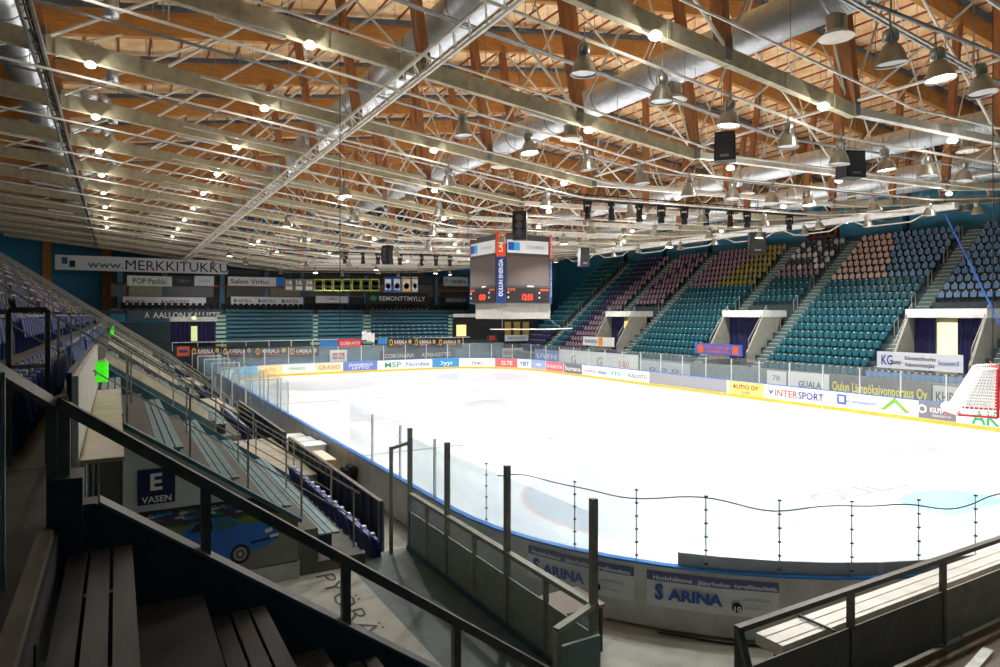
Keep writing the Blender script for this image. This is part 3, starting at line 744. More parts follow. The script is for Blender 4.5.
# seats
def seat_mesh(name, mats):
    mb = MB()
    pr = [(.05,.40),(.13,.42),(.20,.85),(.17,.87),(.14,.85),(.04,.46)]
    # back shell (local: faces -x, width along y), rounded corners
    def slab(x0, z0, x1, z1, w0, w1, t):
        vs = []
        for (x, z, wd) in ((x0,z0,w0*.8),(x0+(x1-x0)*.15,z0+(z1-z0)*.15,w0),(x0+(x1-x0)*.85,z0+(z1-z0)*.85,w1),(x1,z1,w1*.78)):
            vs += [(x,-wd/2,z),(x-.018,0,z),(x,wd/2,z),(x+t,wd/2,z),(x+t,0,z),(x+t,-wd/2,z)]
        fs = []
        for k in range(3):
            for j in range(6): fs.append((k*6+j, k*6+(j+1) % 6, (k+1)*6+(j+1) % 6, (k+1)*6+j))
        fs += [(0,1,2,3,4,5), tuple(18+j for j in range(6))]
        mb.add(vs, fs)
    mb.cur = 2; slab(.12,.36,.24,.84,.44,.44,.035); mb.cur = 0
    mb.cur = 2; mb.box(.1,-.2,.02,.16,-.17,.4); mb.box(.1,.17,.02,.16,.2,.4); mb.cur = 0
    slab(.0,.34,.06,.72,.38,.40,.045)        # tipped-up seat pan
    mb.cur = 1; mb.box(.085,-.05,.755,.16,.05,.81)
    return mb.mesh(name, mats, False)
PAL = {'teal': (18,88,102), 'blue': (96,134,174), 'pink': (196,166,158), 'mauve': (146,116,136), 'yellow': (150,140,62), 'dark': (60,66,76), 'navy': (48,50,96), 'white': (190,190,196), 'royal': (44,62,128)}
M_num = mat('seat_number_plate', (216,220,220), .5)
M_seat = {k: mat('seat_'+k, v, .38, var=.05) for k, v in PAL.items()}
M_shell = mat('seat_dark_back', (30,30,36), .5)
seats = []   # (x,y,z,rz,colour,block,row)
secs = list(zip([9.5]+AISLES, AISLES+[71.4]))
for si, (a, b) in enumerate(secs):
    invom = [v for v in VOM if a-.3 < v[0] < b]
    for k in range(-1, RN):
        if invom and k < 8: continue
        yy = a+.95 if si else 12.0
        n = int((b-.6-yy)/.5)
        for j in range(n):
            y = yy+.25+j*((b-.6-yy)/n); f = (y-a)/(b-a)      # f=1 is the far (left in photo) end
            if si == 1: c = 'blue'
            elif si == 0: c = 'blue'
            elif si == 2: c = 'teal' if k < 11 else ('pink' if f > .45+.03*(k-11) else 'blue')
            elif si == 3: c = 'teal' if k < 12 else ('white' if random.random() < .3 and k > 12 else ('mauve' if k < 14 else 'dark'))
            elif si == 4: c = 'teal' if k < 11 else ('mauve' if f > .55-.03*(k-11) else 'yellow')
            elif si == 5: c = 'mauve' if (j+k) % 9 else 'navy'
            elif si == 6: c = 'mauve' if f < .6-.02*k else ('navy' if f < .7 else 'teal')
            else: c = 'teal' if f > .2 else 'dark'
            if si == 7 and k < 3: c = 'navy'
            seats.append((RX+RD*k+.38, y, rfloor(k), 0, c, 'R%d' % si, k))
for j in range(16): seats.append((43.1, 19.6+j*.42, 1.5, 0, 'blue', 'F', 0))     # front row below the white banner
# left stand rows
def lx(n): return .54+.86*n          # front edge of row n
def lz(n): return 3.9-.6*n
LV = [(5.3+14*i, 11.9+14*i) for i in range(5)]
for n in range(-11, 0):
    y = 8.2
    while y < 67:
        if not any(abs(y-q) < .6 for q in (15.6, 22.6, 29.6, 36.6, 43.6, 50.6, 57.6)):
            i = int((y-5)/7)
            c = 'royal' if n > -3 or i < 2 else ['navy','mauve','royal','yellow','mauve','navy','royal','mauve','navy'][(i+n) % 9]
            seats.append((lx(n)-.42, y, lz(n), PI, c, 'L', n))
        y += .5
for i in range(1, 6):                # a few folding seats low in the left stand by the fence
    y0 = 12.3+14*(i-1)
    y = y0
    while y < y0+7:
        seats.append((lx(5)-.45, y, lz(5), PI, 'royal', 'M', 5)); y += .5
vis = []; rest = []
for s in seats:
    p = proj(s[0], s[1], s[2]+.5)
    if p is None or not (-10 < p[0] < 1010 and 100 < p[1] < 680): rest.append((1e9, s)) if (p and -120 < p[0] < 1120) else None
    else: vis.append((p[2], s))
vis.sort(key=lambda q: q[0]); ind = vis[:298]; rest += vis[298:]
smesh = {}
BL = {'R0': 'right stand section at right edge', 'R1': 'section above the nearest curtained entrance', 'R2': 'section between nearest and middle entrances',
      'R3': 'section above the middle entrance', 'R4': 'section left of middle entrance', 'L': 'left stand beside the camera', 'M': 'left stand next to the dark fence', 'F': 'row beneath white banner at right stand'}
CN = {'royal': 'blue', 'navy': 'dark blue', 'teal': 'teal', 'blue': 'light blue', 'pink': 'pink', 'mauve': 'mauve', 'yellow': 'yellow', 'white': 'white', 'dark': 'black'}
for _, (x, y, z, rz, c, blk, k) in ind:
    if c not in smesh: smesh[c] = seat_mesh('folding_seat', [M_seat[c], M_num, M_seat[c] if c in ('teal','royal','dark') else M_shell])
    o = bpy.data.objects.new('folding_seat', smesh[c]); C.objects.link(o); o.location = (x, y, z); o.rotation_euler = (0,0,rz)
    if blk == 'F': lab = 'light blue folding seat in the short row under white banner'
    elif blk == 'L': lab = '%s folding seat in left stand, %s row up, %s block from the camera' % (CN[c], ORD[-k-1].replace('nearest','first'), ORD[int((y-1)/7)-1].replace('nearest','first'))
    elif blk == 'M': lab = '%s folding seat by the dark fence, %s length of seats from the camera' % (CN[c], ORD[int((y-12)/14)].replace('nearest','first'))
    elif 0: lab = '%s folding seat in the %s, row %s' % (CN[c], BL[blk], {-1:'just above the walkway'}.get(k, 'number %d up' % -k) if blk == 'L' else 'beside the fence')
    else: lab = '%s folding seat in row %d of the %s' % (CN[c], k+2, BL[blk])
    tag(o, lab, 'seat', lab.replace('folding seat','folding seats'))
cols = list(PAL); big = MB(); protos = smesh.get('teal') or seat_mesh('p', [M_seat['teal'], M_num, M_shell])
pv = [v.co.copy() for v in protos.vertices]; pf = [(list(p.vertices), p.material_index) for p in protos.polygons]
for _, (x, y, z, rz, c, blk, k) in rest:
    b = len(big.v); cs = -1 if rz else 1
    for v in pv: big.v.append((x+cs*v.x, y+cs*v.y, z+v.z))
    for f, mi in pf: big.f.append([b+i for i in f]); big.mi.append(len(cols) if mi == 1 else cols.index(c) if mi == 0 or c in ('teal','royal','dark') else len(cols)+1)
o = bpy.data.objects.new('folding_seats', big.mesh('folding_seats', [M_seat[c] for c in cols]+[M_num, M_shell])); C.objects.link(o)
tag(o, 'rows of folding seats in teal, mauve, pink and blue filling the stands', 'seats', None, 'stuff')
print('seats', len(ind), len(rest))

# signs helper: axis 'Y' -> sign faces the camera end; 'X' -> faces the left
def sign(px0, py0, px1, py1, plane, at_, rgb, items, label, cat='banner', name='banner', th=.05, frame=None):
    fn = onY if plane == 'Y' else onX
    tl_, br = fn(px0, py0, at_), fn(px1, py1, at_)
    tr, bl = fn(px1, py0, at_), fn(px0, py1, at_)
    z1, z0 = (tl_.z+tr.z)/2, (bl.z+br.z)/2
    r = wthing(name, label, cat, tuple(((bl+br)/2)[:2])+(z0,))
    if plane == 'Y': mb = MB().box(tl_.x, at_, z0, br.x, at_+th, z1); xd = Vector((1,0,0)); o = Vector((tl_.x, at_, 0)); Wd = br.x-tl_.x
    else: mb = MB().box(at_, br.y, z0, at_+th, tl_.y, z1); xd = Vector((0,-1,0)); o = Vector((at_, tl_.y, 0)); Wd = tl_.y-br.y
    pn = mb.build('panel', solid(rgb), r)
    for (s, col, fx, fz, fh, fw) in items:
        c = o+xd*(Wd*fx)+Vector((0,0,z0+(z1-z0)*fz))
        if s.startswith('#'):          # coloured patch
            nn = xd.cross(Vector((0,0,1))); p = c-xd*(Wd*fw/2); q = c+xd*(Wd*fw/2); hh = (z1-z0)*fh/2
            nm = 'emblem'
            if s == '#o':
                dd = disc(0,0,.001,1,0,20); dd.v = [tuple(c+nn*.02+xd*(vx*Wd*fw/2)+Vector((0,0,vy*hh))) for vx, vy, vz in dd.v]; dd.build(nm, solid(col), r)
            else: MB().prism([((p+nn*.001).x,(p+nn*.001).y),((q+nn*.001).x,(q+nn*.001).y),((q+nn*.02).x,(q+nn*.02).y),((p+nn*.02).x,(p+nn*.02).y)], 'z', c.z-hh, c.z+hh).build(nm, solid(col), r)
        else: text(s, c, xd, (0,0,1), (z1-z0)*fh, solid(col), r, Wd*fw, (0 if 'MERKKI' in s else .014), off=.035)
    return r
DK = (44,44,50)
# right side, hung on the stand front
sign(877,353,963,370,'X',43.0,(222,226,234),[('KG',(50,60,150),.13,.5,.6,.14),('omi',(60,60,80),.25,.42,.3,.1),('Kiinteistöhuolto',(80,80,96),.53,.68,.24,.36),('Isännöitsijät',(80,80,96),.53,.3,.24,.34),('kcsuomi.fi',(90,100,180),.85,.5,.26,.22)],'white banner with blue letters under the nearest entrance')
sign(695,344,742,355,'X',43.0,(92,110,200),[('OULUN JÄ',(240,120,90),.5,.68,.28,.55),('RAVINTOLA',(240,120,90),.5,.3,.28,.5),('#',(240,110,60),.13,.5,.7,.12),('#',(240,110,60),.87,.5,.7,.12)],'purple banner with orange squares under the middle entrance')
sign(583,337,614,346,'X',43.0,(232,232,226),[('SKANSKA',(40,110,190),.28,.5,.4,.42),('#',(246,150,50),.58,.5,.9,.12)],'white banner with orange square under the farthest entrance')
wall2 = []
for a in [
  (767,371,786,389,(222,222,222),[('78',(150,150,156),.5,.62,.3,.4)],'small pale panel left of the other wall signs'),
  (788,373,829,392,(226,226,226),[('GUALA',(90,96,100),.55,.4,.35,.55)],'white wall sign with grey letters behind right glass'),
  (830,378,931,402,(112,112,112),[('Oulun Lämpökaivonporaus Oy',(246,232,90),.5,.52,.42,.94)],'grey wall sign with yellow letters behind right glass'),
  (933,388,1000,410,(206,206,204),[('KHR',(90,84,60),.2,.5,.5,.3),('RIEK',(70,74,80),.7,.35,.35,.35),('KONEURAKOINTI',(110,110,110),.7,.7,.16,.4)],'pale wall sign with brown letters by the goal'),
  (640,362,690,376,(178,186,196),[('o o o',(120,124,130),.5,.5,.4,.6)],'pale team bench panel behind right glass'),
  (560,352,638,371,(226,226,226),[('G',(170,150,140),.2,.5,.5,.07),('G',(160,160,150),.55,.5,.5,.07),('OULU',(190,130,120),.84,.5,.3,.12)],'long white wall panel behind the far right glass'),
  (535,350,559,362,(140,150,200),[('LIVEN',(230,234,250),.5,.5,.4,.8)],'bluish wall panel at the far right corner')]:
    sign(a[0],a[1],a[2],a[3],'X',41.4,a[4],a[5],a[6],'wall sign','wall_sign')
struct('wall_stand_front', MB().box(41.5, 14, 0, 41.7, 64, 1.95), mat('front_wall', (120,130,134), .6))
# team benches between boards and stand
for j in range(7):
    p = 33.5+j*1.6
    o = MB().box(40.2, p, .45, 40.7, p+1.35, .5).box(40.66, p, .5, 40.7, p+1.35, .95).box(40.3,p+.1,0,40.4,p+.2,.45).box(40.3,p+1.15,0,40.4,p+1.25,.45).build('team_bench', solid((210,212,214)))
    tag(o, 'white team bench behind right glass, %s from near end' % ORD[j].replace('nearest','first'), 'bench', 'white team benches')
    MB().box(40.655, p+.2, .62, 40.66, p+1.1, .72).build('stripe', solid((235,225,120)), o)
# wooden window high on the right wall
wn = wthing('wooden_window', 'brown wooden window box high on right wall', 'window', (58, 47, 13.2))
p0, p1 = onX(808,240,58.2), onX(838,221,58.2)
MB().box(58.0, p1.y, p0.z, 58.45, p0.y, p1.z).build('frame', mat('window_wood',(120,62,40),.5), wn)
for j in range(4):
    ya = p1.y+(p0.y-p1.y)*(.06+.24*j); MB().box(57.96, ya, p0.z+.25, 58.0, ya+(p0.y-p1.y)*.18, p1.z-.25).build('pane', M_dark, wn)
# thin wall columns along right wall
for j in range(9):
    y = 10+j*7.2; o = MB().box(58.1,y,13,58.45,y+.35,ztop(58)+.6).build('wall_column', mat('wall_column_blue',(26,66,90),.6)); o['kind'] = 'structure'

# ------------------------------------------------------------------ left stand
def lterr(mb, y0, y1, n0, n1):
    for n in range(n0, n1): mb.box(lx(n)-.86, y0, max(-.05, lz(n)-1.3), lx(n), y1, lz(n))
mb = MB(); lterr(mb, 7.4, 68, -12, 0)
for i in range(5):
    a = LV[i][1]; b = LV[i+1][0] if i < 4 else 72
    lterr(mb, a, min(b, 68), 0, 6)
mb.box(XW0, 5.5, 4, lx(-12)-.86, 68, lz(-12))
struct('terrace', mb, mat('left_terrace', (92,92,86), .7, var=.2, scale=2))
mb = MB(); lterr(mb, YW0, 5.2, 0, 5); mb.box(-5.5, YW0, 3.3, lx(-1), 5.2, lz(-1)); mb.box(-5.5, 5.2, 3.3, lx(-1), 7.4, lz(-1))
struct('terrace', mb, mat('near_terrace', (54,54,54), .7, var=.3, scale=2.5, bump=.2))
# platforms in the entrances
mb = MB()
mb.box(lx(-1), 5.2, 0, 3.7, 12.0, 1.3)
struct('platform', mb, mat('platform_concrete', (160,158,148), .6, var=.15, scale=2.5))
struct('platform', MB().box(3.7, 4.9, 0, 5.05, 12.35, 1.29), mat('platform_dark', (72,88,84), .5, var=.25, scale=3))
for i in range(1, 5): struct('platform', MB().box(lx(-1), LV[i][0], 0, 5.05, LV[i][1], 1.3), M_conc)
for i, (a, b) in enumerate(LV):
    if i: struct('wall_back_%d' % i, MB().box(lx(-1)-.02, a, 1.3, lx(-1)+.04, b, 4.5), M_cream)
# letters on the floor
fl = text('PYÖRÄ', (3.2, 10.45, 1.302), (0,-1,0), (1,0,0), .33, mat('floor_letter',(52,50,46),.6), None, 2.6, -.005, 'floor_lettering', .002)
tag(fl, 'dark block letters painted on concrete platform floor', 'floor lettering')
# walls closing the entrances
def sloped_wall(y, m, zoff, x0, x1, zlow, th=.1, name='wall'):
    pass
ZR = lambda X: 4.55-.723*X              # parapet line
# near parapet (we look over it) with its railing
pa = wthing('parapet', 'dark teal sloping parapet at the end of the near benches', 'parapet', (0, 5.3, 3))
XE = 4.6
MB().prism([(-.19,3.3),(XE,0.9),(XE,ZR(XE)),(-.12,ZR(-.12)),(-.19,ZR(-.12))], 'y', 5.22, 5.42).build('wall_panel', M_tealdark, pa)
MB().bar((-.1,5.32,ZR(-.1)+.012),(XE,5.32,ZR(XE)+.012),.2,.02,(0,0,1)).build('coping', mat('coping_metal',(96,98,96),.35,.3), pa)
MB().box(-.36,5.12,3.9,-.19,5.46,4.84).build('end_block', M_tealdark, pa)
def railing(y, xs, z_of, hh, m, label, x_start, x_end, sz=.06, lower=None):
    r = wthing('handrail', label, 'railing', (xs[0], y, z_of(xs[0])))
    MB().bar((x_start,y,z_of(x_start)+hh),(x_end,y,z_of(x_end)+hh),sz*1.3,sz).build('top_rail', m, r)
    if lower: MB().bar((x_start,y,z_of(x_start)+lower),(x_end,y,z_of(x_end)+lower),sz*.8,sz*.6).build('lower_rail', m, r)
    for x in xs: MB().box(x-sz*.45,y-sz*.45,z_of(x),x+sz*.45,y+sz*.45,z_of(x)+hh-.01).build('post', m, r)
    return r
railing(5.32, [-.30, .57, 1.62, 2.62, 3.6], ZR, .52, M_raildark, 'dark sloping handrail on the near parapet in front of the camera', -.34, 4.5, .075)
# upper left guard rails close to the camera
def poly_rail(name, label, pts, posts, m, r=.03):
    t = wthing(name, label, 'railing', pts[0]); mb = MB()
    for a, b in zip(pts, pts[1:]): mb.bar(a, b, r*2, r*2)
    mb.build('top_rail', m, t)
    for (x, y, z0, z1) in posts: MB().box(x-r, y-r, z0, x+r, y+r, z1).build('post', m, t)
    return t
poly_rail('guard_rail', 'dark guard rail descending at left edge near camera', [tuple(onY(-12,365,4.4)),tuple(onY(52,403,5.3)),tuple(onY(66,398,5.36))], [(onY(52,403,5.3).x,5.3,4.5,onY(52,403,5.3).z)], M_raildark)
p = onZ(3, 667, 4.5)
poly_rail('guard_post', 'pale vertical steel pole at left edge', [tuple(onY(3,374,4.2)),tuple(onY(3,372,4.2))], [(onY(3,374,4.2).x,4.2,4.5,onY(3,374,4.2).z)], M_galv, .009)
poly_rail('guard_rail', 'square steel frame railing before the blue seats at left', [(-.86,7.6,5.95),(-.56,7.6,5.95)], [(-.86,7.6,4.5,5.95),(-.56,7.6,4.5,5.95)], M_raildark, .022)
MB().bar((-.86,7.6,5.42),(-.56,7.6,5.42),.04,.04).build('lower_rail', M_rail, bpy.data.objects['guard_rail.001'])

# far wall of the first entrance with white sign, car picture
ew = wthing('entrance_wall', 'white entrance side wall with letter E sign and blue car picture', 'wall panel', (0, 11.9, 1.3))
YE = 11.84; ZT = lambda X: 4.22-.70*X
MB().prism([(.09,1.6),(2.75,1.6),(2.75,ZT(2.75)),(.09,ZT(.09))], 'y', YE, YE+.08).build('panel', mat('wall_white',(206,214,208),.5,var=.05), ew)
MB().box(.09, YE-.02, 1.3, 2.78, YE+.02, 1.62).build('plinth', mat('plinth_pale',(170,176,168),.5), ew)
MB().bar((.09,YE,ZT(.09)+.05),(2.8,YE,ZT(2.8)+.05),.2,.06).build('coping', M_teal, ew)
sg = MB().box(.29, YE-.03, 2.92, .82, YE, 3.47).build('sign', solid((26,36,84)), ew)
text('E', (.55,YE-.03,3.27), (1,0,0), (0,0,1), .26, solid((236,238,236)), sg, .17, .03)
text('VASEN', (.555,YE-.03,3.0), (1,0,0), (0,0,1), .1, solid((236,238,236)), sg, .42, .02)
# the picture: grass, trees, crowd of parked cars, asphalt, and the blue saloon
def pic_mat():
    m = bpy.data.materials.new('car_picture'); m.use_nodes = True; nt = m.node_tree; n = nt.nodes; b = n['Principled BSDF']; b.inputs['Roughness'].default_value = .35
    tc = n.new('ShaderNodeTexCoord'); sp = n.new('ShaderNodeSeparateXYZ'); nz = n.new('ShaderNodeTexNoise'); nz.inputs['Scale'].default_value = 9
    mm = n.new('ShaderNodeMath'); mm.operation = 'MULTIPLY_ADD'; mm.inputs[1].default_value = .12
    rp = n.new('ShaderNodeValToRGB'); cr = rp.color_ramp; cr.interpolation = 'LINEAR'
    mr = n.new('ShaderNodeMapRange'); mr.inputs[1].default_value = 1.6; mr.inputs[2].default_value = 2.85
    els = [(0,(120,122,116)),(.3,(112,116,108)),(.48,(130,132,120)),(.56,(96,120,52)),(.74,(104,128,56)),(.8,(44,58,34)),(1,(24,32,28))]
    cr.elements[0].position = 0; cr.elements[0].color = lin(els[0][1])+(1,); cr.elements[1].position = 1; cr.elements[1].color = lin(els[-1][1])+(1,)
    for p_, c_ in els[1:-1]: e = cr.elements.new(p_); e.color = lin(c_)+(1,)
    L = nt.links.new; L(tc.outputs['Object'], sp.inputs[0]); L(tc.outputs['Object'], nz.inputs['Vector']); L(nz.outputs['Fac'], mm.inputs[0]); L(sp.outputs['Z'], mm.inputs[2])
    L(mm.outputs[0], mr.inputs[0]); L(mr.outputs[0], rp.inputs[0]); L(rp.outputs[0], b.inputs['Base Color']); return m
pic = MB().prism([(.1,1.6),(2.75,1.6),(2.75,2.3),(2.0,2.81),(.1,2.81)], 'y', YE-.02, YE-.001).build('picture', pic_mat(), ew, label='printed picture of a blue car on asphalt')
def flat(pts, m, d, name='print'):
    return MB().prism(pts, 'y', YE-.02-d, YE-.02).build(name, m, pic)
cx0 = .62
body = [(0,1.93),(0,2.2),(.15,2.33),(.3,2.38),(.45,2.52),(.75,2.57),(1.0,2.56),(1.22,2.40),(1.5,2.38),(1.72,2.33),(1.8,2.24),(1.79,2.06),(1.66,1.98),(1.3,1.9),(.9,1.84),(.4,1.83)]
flat([(x+cx0,z) for x, z in body], mat('print_blue',(34,110,206),.3,var=.15), .004)
flat([(cx0+x,z) for x, z in [(.4,2.37),(.5,2.5),(.74,2.545),(.76,2.36)]], solid((20,30,38)), .006)
flat([(cx0+x,z) for x, z in [(.8,2.36),(.79,2.545),(.98,2.54),(1.18,2.39),(1.0,2.34)]], solid((58,110,118)), .006)
for wx, wz, wr in ((1.18,1.9,.165),(.22,1.93,.13)):
    for rr, mm_, dd in ((wr, solid((18,18,20)), .007), (wr*.68, solid((170,172,172)), .009), (wr*.5, solid((96,98,100)), .011), (wr*.18, solid((200,200,200)), .013)):
        flat([(cx0+wx+rr*math.cos(2*PI*i/20)*.95, wz+rr*math.sin(2*PI*i/20)) for i in range(20)], mm_, dd)
flat([(cx0+x,z) for x, z in [(1.58,2.25),(1.7,2.27),(1.7,2.2),(1.58,2.18)]], solid((225,228,228)), .006)
flat([(cx0+x,z) for x, z in [(1.35,2.08),(1.78,2.13),(1.78,2.08),(1.35,2.03)]], solid((22,40,70)), .006)
flat([(cx0+x,z) for x, z in [(1.66,2.14),(1.8,2.16),(1.8,2.11),(1.66,2.09)]], solid((230,230,230)), .008)
cc = [(40,120,190),(60,60,70),(200,205,205),(30,140,120),(120,40,90),(40,80,170),(190,190,190),(90,150,210)]
for i in range(40):
    x = .12+(i % 20)*.115+.05*(i//20); z = 2.60+.075*(i//20)+.04*((i*37) % 7)/7; c = cc[i % 8]
    if z+.08 > ZT(x)-1.42+.0*x and x > 2.0: continue
    flat([(x,z),(x,z+.03),(x+.03,z+.035),(x+.05,z+.06),(x+.1,z+.06),(x+.125,z+.035),(x+.15,z+.03),(x+.15,z)], solid(c), .003)
    flat([(x+.04,z+.034),(x+.056,z+.053),(x+.094,z+.053),(x+.11,z+.034)], solid((40,50,60)), .005)
# counter, cream panel, cables behind the entrance wall
cn = wthing('counter', 'pale counter shelf with cream back panel at left of entrance', 'counter', (-.2, 8, 4.5))
MB().box(-.30, 7.5, 4.47, .07, 11.4, 4.51).build('top', mat('counter_top',(176,164,142),.4), cn)
MB().box(-.30, 11.42, 4.47, .07, 14.4, 4.51).build('top', mat('counter_top',(176,164,142),.4), cn)
MB().box(-.36, 7.5, 4.5, -.31, 15.2, 5.32).build('back_panel', mat('panel_cream',(206,204,190),.5), cn)
MB().box(-.40, 7.4, 3.4, -.36, 15.3, 5.36).build('dark_back', M_tealdark, cn)
for y in (7.7, 9.6): MB().bar((-.28,y,4.45),(-.28,y,3.3),.05,.05).build('leg', M_galv, cn)
for j in range(4):
    pts = [(-.22+.02*j, 7.7+.15*j+.1*math.sin(k*.9+j), 4.45-.14*k) for k in range(9)]
    MB().path(pts, .012, 5).build('cable', solid((120,120,116)) if j % 2 else M_black, cn)
def green_lamp(y, which):
    z = 4.95-.17
    r = wthing('green_lamp', 'glowing green cylinder lamp on left panel, %s' % which, 'lamp', (-.27, y, z), None)
    MB().lathe([(.001,0),(.085,0),(.09,.02),(.09,.33),(.001,.33)], 16, (-.2,y,z)).build('shade', M_green, r, smooth=False)
    MB().lathe([(.001,.33),(.07,.33),(.075,.36),(.001,.37)], 16, (-.2,y,z)).build('cap', M_white, r)
    MB().box(-.32,y-.02,z+.1,-.27,y+.02,z+.2).build('bracket', M_galv, r)
    return r
green_lamp(13.0, 'nearest to the camera'); green_lamp(41.5, 'second'); green_lamp(55.5, 'farthest')
ld = bpy.data.lights.new('green_glow', 'POINT'); ld.energy = .12; ld.color = (.6,1,.1); ld.shadow_soft_size = .08
l = bpy.data.objects.new('green_glow', ld); C.objects.link(l); l.location = (-.02, 12.8, 4.9)

# sides of the later entrances and all aisle rails
for i in range(1, 5):
    y = LV[i][1]; t = wthing('entrance_wall', 'cream and teal sloping side wall of the %s left entrance' % ORD[i], 'wall panel', (0, y, 1.3), 'entrance side walls of the left stand')
    MB().prism([(-.3,ZT(-.3)-.1),(2.85,ZT(2.85)-.1),(2.85,ZT(2.85)+.3),(-.3,ZT(-.3)+.3)], 'y', y-.14, y-.06).build('panel', M_cream, t)
    MB().prism([(-.3,1.3),(2.85,1.3),(2.85,ZT(2.85)-.1),(-.3,ZT(-.3)-.1)], 'y', y-.13, y-.05).build('lower_panel', M_teal, t)
    y2 = LV[i][0]; t2 = wthing('parapet', 'teal sloping parapet on the near side of the %s left entrance' % ORD[i], 'parapet', (0, y2, 1.3), 'parapets of the left stand')
    MB().prism([(-.3,1.3),(4.3,.8),(4.3,ZR(4.3)-.1),(-.3,ZR(-.3)-.1)], 'y', y2-.08, y2+.08).build('wall_panel', M_teal, t2)
zst = lambda X: 4.28-.70*X
for i, (y, xa, xb) in enumerate([(11.98,-3.0,3.9),(15.6,-8,4.4),(19.4,-8,4.4),(22.6,-9,-.6),(25.9,-9,4.4),(29.6,-9,4.4),(33.4,-9,4.4),(39.9,-9,4.4),(43.6,-9,4.4),(47.4,-9,4.4),(53.9,-9,4.4),(57.6,-9,4.4),(61.4,-9,4.4),(67.6,-9,4.4)]):
    n = int((xb-xa)/(1.0 if i < 5 else 1.6)); xs = [xa+(xb-xa)*j/n for j in range(n+1)]
    if i == 0: xs = [-2.7, -1.7, -.75, .15, 1.05, 1.95, 2.85, 3.8]
    railing(y, xs, zst, 1.05, M_rail, 'grey sloping handrail down the left stand, %s from the camera' % ORD[min(i,14)], xa, xb, .034, .55 if i < 4 else None)
# benches: slatted, three slats each
def bench(x, y0, y1, z, m, label, group, sup=M_tealdark, nsl=3):
    b = wthing('slatted_bench', label, 'bench', (x, y0, z-.45), group)
    for k in range(nsl): MB().box(x+k*.128, y0, z-.035, x+k*.128+.108, y1, z).build('slat', m, b)
    y = y0+.4
    while y < y1:
        MB().box(x+.02, y, z-.45, x+.34, y+.05, z-.035).build('support', sup, b); y += 1.8
    return b
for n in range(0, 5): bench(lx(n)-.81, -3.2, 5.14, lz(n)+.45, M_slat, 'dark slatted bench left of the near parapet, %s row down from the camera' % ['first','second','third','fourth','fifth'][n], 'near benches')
for i in range(5):
    a = LV[i][1]+.1; b = LV[i+1][0]-.15 if i < 4 else 67.5
    for n in range(0, 5):
        bench(lx(n)-.81, a, b, lz(n)+.45, M_tealslat, 'grey green slatted bench in the %s left block, %s row down' % (ORD[i], ['first','second','third','fourth','fifth'][n]), 'left stand benches', nsl=2 if i > 1 else 3)
MB2 = MB().box(-.42,5.0,4.3,-.34,-4,4.56); struct('step_edge', MB2, M_concd)
o = MB().box(-.33,3.6,4.08,-.28,3.72,4.3).box(-.33,3.62,4.3,-.31,3.64,4.42).build('wall_socket', M_black); tag(o, 'small black box on the riser behind the near bench', 'socket')

# fences along the front of the left stand
for i, (a, b, z1) in enumerate(((14.4,23.6,1.66),(24.4,34.4,1.7),(46,64,1.75))):
    f = wthing('corrugated_fence', 'dark ribbed metal fence along the left boards, %s' % ['nearest length','middle length','farthest length'][i], 'fence', (5.2, a, .6))
    MB().box(5.18,a,-.06,5.22,b,z1).build('sheet', mat('fence_dark',(58,64,68),.5,.3), f)
    mb = MB(); y = a
    while y < b: mb.box(5.14,y,-.06,5.28,y+.08,z1); y += .6
    mb.build('rib', mat('fence_rib',(74,82,86),.5,.3), f, kind='stuff')
    MB().box(5.15,a,z1,5.25,b,z1+.03).build('cap', M_raildark, f)

# railing with panels along the platform edge, tall posts
pr = wthing('platform_railing', 'grey railing with solid panels and tall posts along the platform', 'railing', (5.0, 6.4, 1.3))
YP = [12.2, 10.5, 8.45, 6.4]
for y in YP: MB().box(4.96,y-.04,1.25,5.04,y+.04,3.68).build('tall_post', M_rail, pr)
for a, b in zip(YP, YP[1:]):
    m = (a+b)/2; MB().box(4.97,m-.03,1.25,5.03,m+.03,2.4).build('post', M_rail, pr)
    for (q, r_) in ((a-.04, m+.03), (m-.03, b+.04)):
        MB().box(4.985,r_,1.38,5.005,q,2.05).build('panel', mat('grey_panel',(150,166,158),.55,var=.15,scale=6), pr)
        MB().box(4.99,r_,2.05,5.0,q,2.36).build('glass_strip', M_glass, pr)
    MB().box(4.994,b,2.4,5.0,a,3.5).build('glass_pane', M_glass, pr)
MB().box(4.95,6.36,2.36,5.05,12.2,2.42).build('top_rail', M_rail, pr)
MB().box(4.94,6.3,1.28,5.06,12.25,1.38).build('base', M_teal, pr)
MB().bar((5.0,6.4,2.39),(4.35,6.25,2.3),.09,.06).build('return_rail', M_rail, pr)
MB().box(4.32,6.2,1.3,4.4,6.28,2.3).build('post', M_rail, pr)
MB().box(4.36,6.24,1.35,4.98,6.28,2.1).build('panel', mat('grey_panel',(142,150,142),.55), pr)
MB().bar((5.0,12.2,3.4),(4.62,12.2,3.32),.06,.06).box(4.58,12.17,1.25,4.64,12.23,3.35).build('gate_frame', M_rail, pr)
